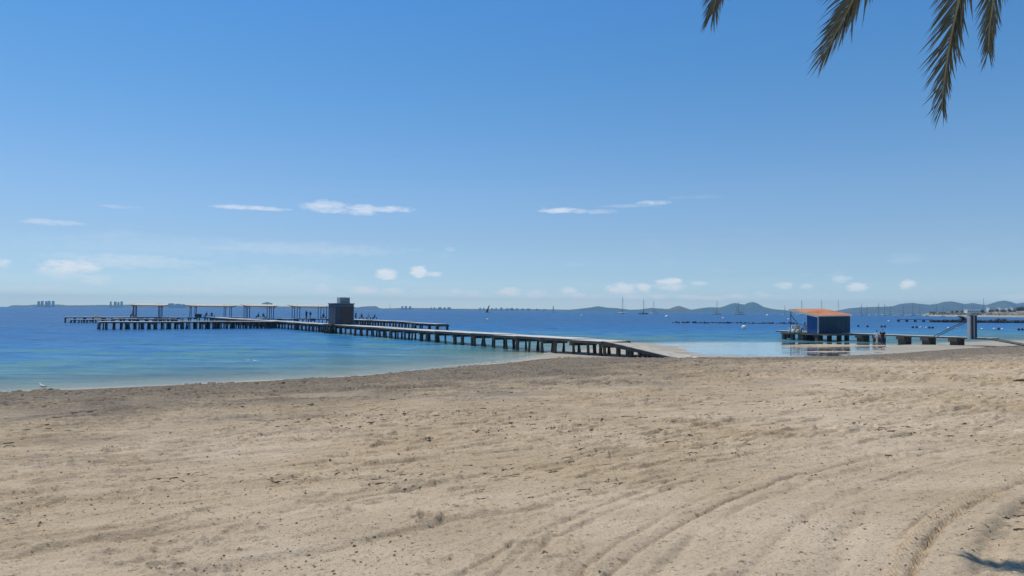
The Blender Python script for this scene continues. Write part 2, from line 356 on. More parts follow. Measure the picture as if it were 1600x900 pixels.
# ---- sand
m, n, l, b = new_mat('beach_sand')
tcn = n.new('ShaderNodeTexCoord')
def ntx(scale, det=5, vec=None, rough=.55):
    t_ = n.new('ShaderNodeTexNoise'); t_.inputs['Scale'].default_value = scale; t_.inputs['Detail'].default_value = det; t_.inputs['Roughness'].default_value = rough
    l.new(vec or tcn.outputs['Object'], t_.inputs['Vector']); return t_.outputs[0]
def ramp(fac, stops):
    c_ = n.new('ShaderNodeValToRGB'); e = c_.color_ramp.elements
    while len(e) < len(stops): e.new(.5)
    for i_, (p, c) in enumerate(stops): e[i_].position = p; e[i_].color = (*c, 1) if len(c) == 3 else c
    l.new(fac, c_.inputs[0]); return c_.outputs[0]
def mixrgb(f, a, b_, bt='MIX'):
    x = n.new('ShaderNodeMix'); x.data_type = 'RGBA'; x.blend_type = bt
    if isinstance(f, (int, float)): x.inputs[0].default_value = f
    else: l.new(f, x.inputs[0])
    for k, v in ((6, a), (7, b_)):
        if isinstance(v, tuple): x.inputs[k].default_value = (*v, 1)
        else: l.new(v, x.inputs[k])
    return x.outputs[2]
def attr(nm):
    a_ = n.new('ShaderNodeAttribute'); a_.attribute_name = nm; return a_.outputs['Fac']
mp = n.new('ShaderNodeMapping'); mp.inputs['Rotation'].default_value = (0, 0, -R(36.9)); mp.inputs['Scale'].default_value = (.25, 1, 1); l.new(tcn.outputs['Object'], mp.inputs[0])
base = ramp(ntx(.22, 4), [(.35, (.560,.425,.265)), (.65, (.650,.520,.365))])
streak = ramp(ntx(1.6, 5, mp.outputs[0]), [(.3, (.80,.78,.74)), (.7, (1.08,1.08,1.08))])
c = mixrgb(.7, base, streak, 'MULTIPLY')
grain = ramp(ntx(48, 5, rough=.8), [(.34, (.42,.39,.34)), (.46, (.96,.96,.95)), (.62, (1.14,1.14,1.14))])
c = mixrgb(.8, c, grain, 'MULTIPLY')
speck = ramp(ntx(14, 3, rough=.8), [(.34, (.32,.29,.23)), (.42, (1,1,1))])
c = mixrgb(.8, c, speck, 'MULTIPLY')
mq = n.new('ShaderNodeMapping'); mq.inputs['Rotation'].default_value = (0, 0, -R(36.9)); mq.inputs['Scale'].default_value = (.45, 1, 1); l.new(tcn.outputs['Object'], mq.inputs[0])
speck2 = ramp(ntx(4.5, 6, mq.outputs[0], rough=.8), [(.34, (.45,.41,.34)), (.45, (.93,.92,.90)), (.60, (1.06,1.06,1.06))])
c = mixrgb(attr('coarse'), c, speck2, 'MULTIPLY')
rubc = ramp(ntx(7.5, 7, rough=.8), [(.30, (.07,.058,.042)), (.50, (.21,.17,.12)), (.72, (.37,.315,.24))])
c = mixrgb(attr('rubble'), c, rubc)
forec = ramp(ntx(.5, 5, mp.outputs[0]), [(.35, (.36,.31,.22)), (.7, (.50,.44,.33))])
c = mixrgb(attr('fore'), c, forec)
wb_ = n.new('ShaderNodeMath'); wb_.operation = 'MULTIPLY'; l.new(attr('damp'), wb_.inputs[0]); wb_.inputs[1].default_value = .75
c = mixrgb(wb_.outputs[0], c, (.13, .105, .075))
c = mixrgb(attr('track'), c, (.22, .185, .13))
l.new(c, b.inputs['Base Color'])
rgh = n.new('ShaderNodeMapRange'); l.new(attr('wet'), rgh.inputs[0]); rgh.inputs[3].default_value = .95; rgh.inputs[4].default_value = .25; l.new(rgh.outputs[0], b.inputs['Roughness'])
b.inputs['Specular IOR Level'].default_value = .25
bp = n.new('ShaderNodeBump'); bp.inputs['Strength'].default_value = .8; bp.inputs['Distance'].default_value = .018; l.new(ntx(70, 4, rough=.7), bp.inputs['Height'])
bp2 = n.new('ShaderNodeBump'); bp2.inputs['Strength'].default_value = .5; bp2.inputs['Distance'].default_value = .035; l.new(ntx(13, 6, mp.outputs[0], rough=.7), bp2.inputs['Height']); l.new(bp.outputs[0], bp2.inputs['Normal'])
l.new(bp2.outputs[0], b.inputs['Normal'])
SAND = m
fine = np.linspace(R(-40), R(40), 780)
left = R(-180) + (R(140)) * (np.linspace(0, 1, 40)[:-1]); right = R(40) + R(140) * np.linspace(0, 1, 40)[1:]
angs = np.concatenate([left, fine, right])
rad = np.concatenate([[.05, 1.0, 2.0, 3.0, 3.6], np.geomspace(4.0, 46, 820), np.geomspace(46.3, 140, 170), np.geomspace(146, 1500, 40)])
RR, AA = np.meshgrid(rad, angs, indexing='ij'); X = RR * np.sin(AA); Y = RR * np.cos(AA)
Z = ground(X, Y)
me = grid_mesh('beach', X, Y, Z, SAND)
ds = sdist(SHORE, X, Y); dw = sdist(WRACK, X, Y)
nn = fbm(X / 1.3, Y / 1.3, 3)
set_attr(me, 'rubble', sstep(-.4, .4, dw) * np.clip(sstep(28, 1, dw - (nn - .5) * 10) * (.95 + .4 * nn) + sstep(.55,.7,fbm(X/2.5+4,Y/2.5,3)) * sstep(34, 8, dw) * .35, 0, 1))
set_attr(me, 'coarse', sstep(6, 16, RR) * .75 + .10)
set_attr(me, 'fore', sstep(.3, -.4, dw) * sstep(-3, 1, ds)); set_attr(me, 'wet', sstep(.6, -.5, dw) * .45)
set_attr(me, 'damp', sstep(-.35, .0, dw) * sstep(1.6, .2, dw + (nn - .5) * 1.6) * (.45 + nn))
r_ = np.hypot(X - CX, Y - CY); wp = (fbm(X / 2.2, Y / 2.2, 3) - .5) * .10
set_attr(me, 'track', np.clip((np.exp(-((r_ + wp - 11.56) / .12) ** 2) * .5 + np.exp(-((r_ + wp - 11.93) / .05) ** 2) * .35) * sstep(14, 9, RR) * sstep(.35, .6, fbm(X / .12, Y / .12, 3)), 0, 1))
beach = link(bpy.data.objects.new('beach', me)); tag(beach, kind='structure')
del X, Y, Z, RR, AA

# ---- water
m, n, l, b = new_mat('sea_water'); n.remove(b); outm = n['Material Output']; tcn = n.new('ShaderNodeTexCoord')
mp = n.new('ShaderNodeMapping'); mp.inputs['Rotation'].default_value = (0, 0, R(12)); mp.inputs['Scale'].default_value = (.45, 1, 1); l.new(tcn.outputs['Object'], mp.inputs[0])
mpf = n.new('ShaderNodeMapping'); mpf.inputs['Rotation'].default_value = (0, 0, R(4)); mpf.inputs['Scale'].default_value = (.10, .34, 1); l.new(tcn.outputs['Object'], mpf.inputs[0])
mpv = n.new('ShaderNodeMapping'); mpv.inputs['Scale'].default_value = (.006, .02, 1); l.new(tcn.outputs['Object'], mpv.inputs[0])
deepc = ramp(attr('deep'), [(0.0, (.165,.310,.235)), (.12, (.120,.310,.325)), (.36, (.024,.190,.385)), (.75, (.003,.120,.320)), (1.0, (.003,.095,.260))])
patchn = ramp(ntx(1.0, 7, mpf.outputs[0], .72), [(.36, (.42,.55,.70)), (.5, (.97,.98,1.0)), (.66, (1.6,1.38,1.22))])  # broad light and dark of the waves put into the water colour
c = mixrgb(.8, deepc, patchn, 'MULTIPLY')
mpr = n.new('ShaderNodeMapping'); mpr.inputs['Rotation'].default_value = (0, 0, R(8)); mpr.inputs['Scale'].default_value = (.28, .85, 1); l.new(tcn.outputs['Object'], mpr.inputs[0])
ripn = ramp(ntx(1.0, 5, mpr.outputs[0], .65), [(.36, (.55,.64,.76)), (.50, (1,1,1)), (.68, (1.35,1.25,1.15))]); rs_ = n.new('ShaderNodeMath'); rs_.operation = 'MULTIPLY'; l.new(attr('rough'), rs_.inputs[0]); rs_.inputs[1].default_value = .8  # ripple reflections painted as lighter and darker water colour
c = mixrgb(rs_.outputs[0], c, ripn, 'MULTIPLY')
farn = ramp(ntx(1.0, 8, mpv.outputs[0], .72), [(.33, (.72,.78,.84)), (.67, (1.30,1.22,1.14))]); c = mixrgb(.8, c, farn, 'MULTIPLY')
grn = ramp(ntx(.11, 4), [(.5, (0,0,0)), (.66, (1,1,1))])
gm = n.new('ShaderNodeMath'); gm.operation = 'MULTIPLY'; l.new(grn, gm.inputs[0]); l.new(attr('shallow'), gm.inputs[1])
c = mixrgb(gm.outputs[0], c, (.100,.270,.185))
dif = n.new('ShaderNodeBsdfDiffuse'); l.new(c, dif.inputs[0])
tra = n.new('ShaderNodeBsdfTransparent'); tra.inputs[0].default_value = (.80,.90,.90,1)
mx = n.new('ShaderNodeMixShader'); l.new(attr('opaque'), mx.inputs[0]); l.new(tra.outputs[0], mx.inputs[1]); l.new(dif.outputs[0], mx.inputs[2])
def wave(scale, det, vec, dist, nrm, strength=1.0):
    bb = n.new('ShaderNodeBump'); bb.inputs['Distance'].default_value = dist
    if isinstance(strength, float): bb.inputs['Strength'].default_value = strength
    else: l.new(strength, bb.inputs['Strength'])
    l.new(ntx(scale, det, vec, .55), bb.inputs['Height'])
    if nrm: l.new(nrm, bb.inputs['Normal'])
    return bb.outputs[0]
w1 = wave(1.6, 4, mp.outputs[0], .09, None, attr('rough'))
w2 = wave(.5, 3, mp.outputs[0], .50, w1, attr('rough'))
gl = n.new('ShaderNodeBsdfGlossy'); gl.distribution = 'GGX'; gl.inputs['Color'].default_value = (1,1,1,1); l.new(w2, gl.inputs['Normal'])
rm = n.new('ShaderNodeMapRange'); l.new(attr('rough'), rm.inputs[0]); rm.inputs[3].default_value = .02; rm.inputs[4].default_value = .19; l.new(rm.outputs[0], gl.inputs['Roughness'])
l.new(w2, dif.inputs['Normal'])
fr = n.new('ShaderNodeFresnel'); fr.inputs[0].default_value = 1.33; l.new(w2, fr.inputs['Normal'])
fm = n.new('ShaderNodeMath'); fm.operation = 'MULTIPLY'; l.new(fr.outputs[0], fm.inputs[0]); 
fs_ = n.new('ShaderNodeMapRange'); l.new(attr('rough'), fs_.inputs[0]); fs_.inputs[3].default_value = 1.0; fs_.inputs[4].default_value = .27; l.new(fs_.outputs[0], fm.inputs[1])
m2 = n.new('ShaderNodeMixShader'); l.new(fm.outputs[0], m2.inputs[0]); l.new(mx.outputs[0], m2.inputs[1]); l.new(gl.outputs[0], m2.inputs[2])
l.new(m2.outputs[0], outm.inputs['Surface'])
WATER = m
angs = np.concatenate([R(-180) + R(130) * np.linspace(0, 1, 30)[:-1], np.linspace(R(-50), R(50), 420), R(50) + R(130) * np.linspace(0, 1, 30)[1:]])
rad = np.concatenate([np.geomspace(22, 200, 300), np.geomspace(205, 9500, 90)])
RR, AA = np.meshgrid(rad, angs, indexing='ij'); X = RR * np.sin(AA); Y = RR * np.cos(AA)
ds = -sdist(SHORE, X, Y)
amp = sstep(0, 6, ds) * sstep(400, 60, RR)
calm = sstep(1.25, .75, np.sqrt(((X - 31) / 22) ** 2 + ((Y - 72) / 17) ** 2)) * sstep(8, 14, X + (Y - 60) * .0)
Zw = amp * (1 - calm) * ((fbm(X / 2.6, Y / 1.1, 3) - .5) * .16)
bed = ground(X, Y, False)
me = grid_mesh('sea', X, Y, Zw, WATER)
deep = np.clip(1 - np.exp(-np.clip(ds, 0, 2000) / 52.0) + (fbm(X / 14, Y / 6, 3) - .5) * .22 * sstep(0, 15, ds) * sstep(140, 60, RR), 0, 1)
deep = deep * (1 - .25 * calm)
set_attr(me, 'deep', deep); set_attr(me, 'shallow', sstep(55, 20, ds) * sstep(1, 6, ds))
dep = np.clip(-bed, 0, 5)
set_attr(me, 'opaque', np.clip(1 - np.exp(-dep * 2.6), 0, 1)); set_attr(me, 'rough', (1 - .94 * calm) * sstep(-1, .6, ds) * .95 + .05)
sea = link(bpy.data.objects.new('sea', me)); tag(sea, kind='structure')
del X, Y, RR, AA, Zw

# thin line of foam where the wavelets reach the sand left of the pier
mb = MB(); pts = [G(a, b) for a, b in ((640,579.3),(700,572.8),(740,569.7),(770,566.6),(800,563.6),(825,559),(850,553.8),(866,550.6))]
P = []
for (x0, y0), (x1, y1) in zip(pts[:-1], pts[1:]):
    for k in range(8): P.append((x0 + (x1 - x0) * k / 8, y0 + (y1 - y0) * k / 8))
vs = []; fs = []
for i, (x, y) in enumerate(P):
    w = (.03 + .16 * random.random() + .12 * (i / len(P))) * (.25 + .75 * abs(math.sin(i * .7 + math.sin(i * .31) * 2))); o_ = random.uniform(-.08, .08); k = -.75, .66
    for s_ in (-.5, .5): vs.append((x + k[0] * (w * s_ + o_), y + k[1] * (w * s_ + o_), .035 + .01 * random.random()))
for i in range(len(P) - 1): fs.append((2 * i, 2 * i + 1, 2 * i + 3, 2 * i + 2))
mb.add(vs, fs); tag(mb.build('foam', M['foam']), 'thin white line of foam along the water edge left of the long pier', 'foam', kind='stuff')

# ------------------------------------------------------------------ long pier (local X across, local Y out to sea)
TH = math.asin(.537); PO = Vector((6.8, 56.3, 0)); W = 2.7
def pier_local(a, nn_): return PO + Vector((-.537, .843, 0)) * a + Vector((.8436, .537, 0)) * nn_
DZ = 1.25
pile_rnd = []
for k in range(5):               # a few pile shapes shared by all the piles: slim, splayed at the foot, with a rough corbel on top
    r = .10 + .008 * k; mb = MB(); hz = 2.1
    foot = .13 + .025 * (k % 3); pr = [(-hz, foot), (-1.15, foot), (-.95, foot * .95), (-.5, r), (-.18, r), (-.08, r * (1.9 if k % 2 else 1.05)), (0, r * (2.2 if k % 2 else 1.05))]
    mb.tube([(random.uniform(-.015, .015), random.uniform(-.015, .015), z) for z, _ in pr], [q for _, q in pr], 8)
    me = mb.mesh('pile', [M['pile'], M['pilewet']], True)
    me.polygons.foreach_set('material_index', [1 if (sum(me.vertices[v].co.z for v in p.vertices) / len(p.vertices)) < -.98 else 0 for p in me.polygons]); pile_rnd.append(me)
def piled_deck(root, n0, n1, a0, a1, z=DZ, slab=4.0, step=1.8, axis='y', beams=True, rows=2, thick=.22, wide=1.0):
    """deck slabs on cross beams and piles; axis = direction the slabs follow in the root's own frame"""
    L0, L1 = (a0, a1) if axis == 'y' else (n0, n1); C0, C1 = (n0, n1) if axis == 'y' else (a0, a1)
    def P(along, across, zz): return (across, along, zz) if axis == 'y' else (along, across, zz)
    k = 0; s = L0
    N = max(1, round(abs(L1 - L0) / slab)); sl = (L1 - L0) / N
    for i in range(N):
        s0, s1 = L0 + sl * i, L0 + sl * (i + 1); dz = random.uniform(-.035, .035); off = random.uniform(-.05, .05)
        mb = MB(); ln = abs(sl) - .05; c = P((s0 + s1) / 2, (C0 + C1) / 2 + off, 0); sz = (C1 - C0, ln) if axis == 'y' else (ln, C1 - C0)
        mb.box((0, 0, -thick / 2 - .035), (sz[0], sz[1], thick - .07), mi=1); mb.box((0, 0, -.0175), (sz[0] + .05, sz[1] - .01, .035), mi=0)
        o = mb.build('deck_slab', [M['deck'], M['slabside']], root, loc=(c[0], c[1], z + dz)); o.rotation_euler = (random.uniform(-.004, .004), random.uniform(-.004, .004), 0)
        mb = MB(); c = P(s0, (C0 + C1) / 2, z - thick - .16); sz = ((C1 - C0) * .96, .34 * wide) if axis == 'y' else (.34 * wide, (C1 - C0) * .96)
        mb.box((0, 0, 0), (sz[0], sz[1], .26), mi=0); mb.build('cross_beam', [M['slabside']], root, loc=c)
    nb = max(1, round(abs(L1 - L0) / step))
    for i in range(nb + 1):
        a = L0 + (L1 - L0) * i / nb + random.uniform(-.12, .12) * (0 if i in (0, nb) else 1)
        for rw in range(rows):
            cc = C0 + .22 + (C1 - C0 - .44) * (rw / max(1, rows - 1)) + random.uniform(-.08, .08)
            o = inst('pile', pile_rnd[random.choice((1, 3)) if (i % 2 == 0 and wide * step > 1.2) else random.choice((0, 2, 4))], root, P(a, cc, z - thick - .02), (random.uniform(-.07, .07), random.uniform(-.07, .07), random.uniform(0, 6)))
            q = random.uniform(.75, 1.3) * wide * (1.15 if i % 2 == 0 else .9); o.scale = (q, q, 1)
        if random.random() < .3:
            cc = C0 + .3; inst('pile', random.choice(pile_rnd), root, P(a + .5, cc, z - thick - .02), (0, 0, random.uniform(0, 6)))
pier = empty('long_pier', PO, TH, 'long concrete pier on dark piles running from the beach ramp past the grey cabin', 'pier')
piled_deck(pier, 0, W, 0.0, 152, step=2.0)
# ramp down to the beach
rx, ry = G(1046, 557.5, .18); rl = (Vector((rx, ry, 0)) - PO)
ra = rl.dot(Vector((-.537, .843, 0)))     # negative: towards the beach
mb = MB(); N = 8
rail_z = lambda f: DZ + .01 - (DZ - .16) * (f ** 1.15)
RN = [(0, 0, 0), (.5, 1.1, -2.6), (.8, 1.9, -4.3), (1, 2.5, -5.6), (1.12, 2.9, -6.3)]     # near edge of the ramp: share, across, along
RF = [(0, 2.7, 0), (.2, 3.35, .35), (.5, 4.6, -.3), (.8, 5.5, -1.4), (1, 6.3, -2.4), (1.12, 6.8, -2.9)]
def redge(T_, f): return (np.interp(f, [q[0] for q in T_], [q[1] for q in T_]), np.interp(f, [q[0] for q in T_], [q[2] for q in T_]))
rings = []; rail_z = lambda f: DZ + .012 - (DZ - .17) * (.25 * f + .75 * f ** 1.25)
for i in range(N + 1):
    f = i / N; (a_, b_), (c_, d_), z = redge(RN, f), redge(RF, f), rail_z(f)
    rings.append([(a_, b_ - .02, z), (c_, d_ - .02, z), (c_, d_ - .02, z - .05), (a_, b_ - .02, z - .05)])
mb.loft(rings); mb.build('ramp_surface', M['rampc'], pier)
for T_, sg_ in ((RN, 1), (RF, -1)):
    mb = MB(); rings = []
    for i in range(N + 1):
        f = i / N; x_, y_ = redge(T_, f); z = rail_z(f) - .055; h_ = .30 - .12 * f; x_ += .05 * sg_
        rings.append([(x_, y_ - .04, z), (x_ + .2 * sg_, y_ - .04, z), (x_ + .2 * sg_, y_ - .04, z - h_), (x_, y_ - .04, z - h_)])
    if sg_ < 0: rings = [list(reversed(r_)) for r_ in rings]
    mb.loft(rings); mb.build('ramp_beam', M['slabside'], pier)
for f in (.22, .36, .40, .58, .62):
    for T_, sg_ in ((RN, 1), (RF, -1)):
        x_, y_ = redge(T_, f); zt = rail_z(f) - .25; mb = MB(); mb.box((x_ + .18 * sg_, y_, zt / 2 - .2), (.24, .26, zt + .35)); mb.build('ramp_post', M['pile'], pier)
for i_, f in enumerate((1.02, 1.10)):                    # worn plates at its foot
    (a_, b_), (c_, d_) = redge(RN, f), redge(RF, f); ln_ = math.hypot(c_ - a_, d_ - b_)
    mb = MB(); mb.box((0, 0, 0), (ln_ + .3, .9, .06)); o = mb.build('foot_plate', M['rampc'], pier, loc=((a_ + c_) / 2, (b_ + d_) / 2, .19 - .06 * i_)); o.rotation_euler = (.05, 0, math.atan2(d_ - b_, c_ - a_) + .03 * i_)

arm = empty('bathing_deck', pier_local(72 + 20.0, 0), TH, 'near bathing deck on closely set piles branching left from the long pier', 'pier')
piled_deck(arm, -27.5, -.12, 0, 3.2, axis='x', step=1.0, rows=3)
# recompute the arm's place so its near edge meets the line seen in the photograph
arm.location = (*(Vector((-64.6, 117.0, 0)) + Vector((.8436, .537, 0)) * 27.5).xy, 0)

far_l = empty('bathing_deck', pier_local(152.3, 0), TH, 'far left bathing deck on piles carrying the two leftmost shelters', 'pier')
piled_deck(far_l, -30.5, 9, 0.1, 3.6, axis='x', step=1.9, rows=2)
far_r = empty('bathing_deck', pier_local(126, 0), TH, 'middle bathing deck on piles behind the grey cabin carrying two shelters', 'pier')
piled_deck(far_r, W + .1, 26, 0, 3.2, axis='x', step=1.9, rows=2)
wing = empty('bathing_deck', pier_local(73.4, 23), TH, 'narrow bathing deck on piles behind the long pier, ending right of the cabin', 'pier')
piled_deck(wing, 0, 2.4, 13.3, 52.4, step=1.5, rows=2)
piled_deck(wing, 0, 2.4, 0, 13.2, z=DZ - .16, step=3.3, rows=2, wide=1.5)
low1 = empty('bathing_step', pier_local(146.2, -29.6), TH, 'low bathing step left of the near deck end, nearer the open water', 'pier')
piled_deck(low1, 0, 8.0, 0, 2.4, z=.75, axis='x', step=1.6)
low2 = empty('bathing_step', pier_local(145.6, -21.3), TH, 'low cream bathing step between the near and the far left deck', 'pier')
piled_deck(low2, 0, 13.0, 0, 2.4, z=.92, axis='x', step=1.6)

# ------------------------------------------------------------------ shelters
def shelter(loc, length, posts, label, h=2.75):
    e = empty('shelter', loc, TH, label, 'shelter', 'roofed shelters on the bathing decks')
    d = 2.6; N = 10
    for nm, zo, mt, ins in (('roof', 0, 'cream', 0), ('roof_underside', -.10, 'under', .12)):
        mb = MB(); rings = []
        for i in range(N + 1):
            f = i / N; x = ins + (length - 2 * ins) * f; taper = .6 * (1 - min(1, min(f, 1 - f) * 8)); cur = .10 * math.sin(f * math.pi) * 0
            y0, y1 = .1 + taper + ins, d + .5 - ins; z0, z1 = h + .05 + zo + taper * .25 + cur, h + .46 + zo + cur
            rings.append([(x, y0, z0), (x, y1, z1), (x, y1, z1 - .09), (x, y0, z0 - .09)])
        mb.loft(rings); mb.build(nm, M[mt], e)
    for x in posts:
        for y in (.55,):
            mb = MB(); mb.tube([(x, y, 0), (x, y, h + .12)], .085, 8); mb.build('post', M['post'], e)
            mb = MB(); dd = 1 if x < length / 2 else -1
            mb.tube([(x, y, h - .75), (x - dd * .12, y, h - .35), (x - dd * .5, y, h - .02)], .05, 6); mb.build('brace', M['post'], e)
        mb = MB(); mb.tube([(x, d - .1, 0), (x, d - .1, h + .45)], .08, 8); mb.build('post', M['post'], e)
    mb = MB(); mb.box((length / 2, .55, h - .02), (length - .8, .10, .16)); mb.build('beam', M['post'], e)
    return e
def npx(px, a):                  # local X on the line 'a' that projects to this pixel column
    p0 = pier_local(a, 0); k = (px - 800) / F; return (k * p0.y - p0.x) / (.8436 - k * .537)
for (x0, x1, ps, aa, lab) in ((205, 264, (210.5, 214.5, 250.5, 254.5), 152.6, 'leftmost cream roofed shelter on four dark posts, far left bathing deck'),
                          (291, 372, (300, 308, 354, 363), 152.6, 'longest cream roofed shelter, second from the left, on the far deck'),
                          (381, 436, (386, 391.5, 422.5, 429), 126.3, 'shortest cream roofed shelter, second from the right, on the middle deck'),
                          (455, 515, (462, 470, 503, 512), 126.3, 'cream roofed shelter right beside the grey cabin')):
    a0, a1 = npx(x0, aa), npx(x1, aa); loc = pier_local(aa, a0); loc.z = DZ + .03
    shelter(loc, a1 - a0, [npx(p, aa) - a0 for p in ps], lab)

# ------------------------------------------------------------------ grey cabin on the pier
cab = empty('grey_cabin', (*pier_local(59.5, -.15).xy, DZ + .05), TH, 'tall dark grey cabin with a louvred box on its roof, standing on the long pier', 'cabin')
cw, cd, ch = 2.85, 2.7, 2.92
mb = MB(); mb.box((cw / 2, cd / 2, ch / 2), (cw, cd, ch)); mb.build('wall', M['cabin'], cab)
mb = MB(); mb.box((cw / 2, cd / 2, ch + .07), (cw + .16, cd + .16, .14)); mb.build('roof', M['cabin_l'], cab)
mb = MB(); mb.box((.95 + .78, -.03, 1.28), (1.5, .07, 2.5)); dr = mb.build('door', M['door'], cab)
mb = MB(); mb.tube([(1.15, -.09, 1.15), (1.15, -.09, 1.35)], .02, 6); mb.build('handle', M['alu'], dr)
mb = MB(); mb.box((cw / 2, -.02, ch - .22), (cw - .02, .05, .18)); mb.build('trim_board', M['cabin_l'], cab)
for x in (.06, cw - .06):
    mb = MB(); mb.box((x, -.025, ch / 2 - .1), (.12, .06, ch - .3)); mb.build('corner_board', M['cabin_l'], cab)
mb = MB(); mb.box((-.3, cd / 2 + .2, .0), (.6, cd + .4, .12)); mb.build('side_platform', M['slabside'], cab)
for y_ in (.1, 1.2, 2.4):
    for x_ in (-.6, .2):
        inst('pile', pile_rnd[2], cab, (x_, y_, -.06), (0, 0, y_), (1.3, 1.3, 1))
lb = empty_l = MB(); lb.box((1.75, cd / 2, ch + .14 + .42), (1.5, 1.3, .84)); lbo = lb.build('louvre_box', M['louver'], cab)
for k in range(5):
    mb = MB(); mb.box((1.75, cd / 2 - .68, ch + .28 + k * .15), (1.42, .05, .05)); mb.build('louvre_slat', M['cabin_l'], lbo)

# ------------------------------------------------------------------ right-hand pier
A0 = Vector((36.8, 104.0, 0)); A1 = Vector((50.3, 78.2, 0)); dv = (A0 - A1); LR = dv.length; dv.normalize(); TR = math.atan2(-dv.x, dv.y)
ux = Vector((math.cos(TR), math.sin(TR), 0))
rp = empty('short_pier', A1, TR, 'thin concrete pier on squat dark blocks at right, running out to the blue hut', 'pier')
zr = 1.0
NS = 8
for i in range(NS):
    mb = MB(); mb.box((0, 0, -.11), (1.4, LR / NS - .03, .16), mi=1); mb.box((0, 0, -.0175), (1.43, LR / NS - .02, .035), mi=0)
    o = mb.build('deck_slab', [M['deck'], M['slabside']], rp, loc=(.7, LR * (i + .5) / NS, zr + random.uniform(-.015, .015)))
def apx(px, off=0):              # distance along the right pier that projects to pixel column
    k = (px - 800) / F; return (k * A1.y - A1.x) / (dv.x - k * dv.y)
for (p0, p1) in ((1333, 1352), (1363.5, 1372), (1400, 1414.5), (1437, 1453), (1481, 1497)):
    a = apx((p0 + p1) / 2); w = (p1 - p0) / F * (A1.y + dv.y * a) / abs(dv.x * .93 + .35)
    w = (p1 - p0) / F * (A1.y + dv.y * a) * 1.05
    mb = MB(); rings = []
    mb.box((.7, a, zr / 2 - .5), (1.2, .9, zr + .6)); rings = None
    mb.box((.35, a, zr - .35), (1.05 if w > 1 else .7, 1.0, .34)); mb.build('support_block', M['pile'], rp)
for px in (1227, 1247, 1256, 1273):
    a = apx(px); mb = MB(); mb.box((.4, a, .1), (.42, .42, 1.4)); mb.build('pile', M['pile'], rp)
    mb = MB(); mb.box((1.1, a, .1), (.42, .42, 1.4)); mb.build('pile', M['pile'], rp)
# dark end slab sloping down to the sand
mb = MB(); mb.box((.7, -1.4, .64), (1.5, 3.4, .10), M4=Matrix.Rotation(R(9), 4, 'X')); mb.build('end_ramp', M['slabside'], rp)

# gate of two upright columns at the landward end, lit and shaded sides coloured in
ga = empty('gate_frame', (*(A1 + dv * 1.2 + Vector((-.85, .1, 0))).xy, zr), TR, 'narrow upright grey gate frame with two raking struts at the short pier end', 'gate')
for (x, y) in ((-.05, 0.0), (1.0, .25)):
    mb = MB(); mb.box((x, y, 1.12), (.40, .34, 2.5)); mb.build('column_shaded_side', M['dark'], ga)
    mb = MB(); mb.box((x - .33, y - .02, 1.10), (.24, .30, 2.46)); mb.build('column_lit_side', M['lightgrey'], ga)
mb = MB(); mb.box((.4, .12, 2.40), (1.7, .3, .12)); mb.build('lintel', M['lightgrey'], ga)
for dx_ in (0.0, 1.0):
    mb = MB(); mb.tube([(-.2 + dx_ * .7, .2, 1.95), (-.2 + dx_ * .7, 4.0, .02)], .045, 8); mb.build('strut', M['post'], ga)

# blue hut; local X = front wall direction, local Y = out to sea
HC = Vector((*G(1278, 521.3, .93), 0)); 
hut = empty('blue_hut', (HC.x, HC.y, 0), TR, 'dark blue hut with a sloping orange roof and open porch, on the short pier', 'hut')
hw, hd, hp = 5.9, 1.6, 2.7     # width, depth of closed part, porch depth
zf = .95
mb = MB(); mb.box((hw / 2, (hd + hp) / 2, zf - .12), (hw + .1, hd + hp + 3.2, .2), mi=0); mb.build('floor_slab', [M['slabside']], hut)
def roofz(y): return 3.12 + (y + .15) * .175
rings = [[(0, y, zf), (hw, y, zf), (hw, y, roofz(y) + .08), (0, y, roofz(y) - .02)] for y in (0, hd)]
mb = MB(); mb.loft(rings, mi=0); wallm = mb.build('wall', [M['bluewall'], M['bluewall_shaded']], hut)
wallm.data.polygons.foreach_set('material_index', [1 if abs(p.normal.y) > .9 and p.center.y < .1 else 0 for p in wallm.data.polygons])
for i in range(7):
    x = .0 + hw * (i + .5) / 7; mb = MB(); mb.box((x, -.02, zf + 1.08), (hw / 7 - .03, .03, 2.1)); mb.build('wall_board', M['bluewall_shaded'], hut)
mb = MB(); mb.box((.02, -.03, zf + 1.1), (.16, .1, 2.2)); mb.build('corner_post', M['lightgrey'], hut)
mb = MB(); y0, y1 = -.25, hd + hp
mb.loft([[(-.25, y, roofz(y) + .0), (hw + .1, y, roofz(y) + .10), (hw + .1, y, roofz(y) + .17), (-.25, y, roofz(y) + .07)] for y in (y0, y1)])
rf = mb.build('roof', M['orange'], hut)
mb = MB(); mb.loft([[(-.25, y0 - .04, roofz(y0) - .05 + q), (-.25, y0, roofz(y0) - .05 + q), (hw + .1, y0, roofz(y0) + .05 + q), (hw + .1, y0 - .04, roofz(y0) + .05 + q)] for q in (0, .10)]); mb.build('fascia', M['white'], hut)
for k in range(13):
    x = -.2 + (hw + .2) * k / 12; mb = MB(); mb.loft([[(x, y, roofz(y) + .075 + .1 * k / 12), (x + .08, y, roofz(y) + .075 + .1 * k / 12), (x + .06, y, roofz(y) + .11 + .1 * k / 12), (x + .02, y, roofz(y) + .11 + .1 * k / 12)] for y in (y0 + .01, y1 - .01)]); mb.build('roof_rib', M['orange'], rf)
mb = MB(); mb.loft([[(-.32, y, roofz(y) - .16), (-.26, y, roofz(y) - .16), (-.26, y, roofz(y) + .10), (-.32, y, roofz(y) + .10)] for y in (y0, y1)]); mb.build('fascia', M['cream'], hut)
for x in (-.1, hw / 2, hw - .1):
    mb = MB(); y = y1 - .15; mb.tube([(x, y, zf - .02), (x, y, roofz(y))], .05, 8); mb.build('porch_post', M['post'], hut)
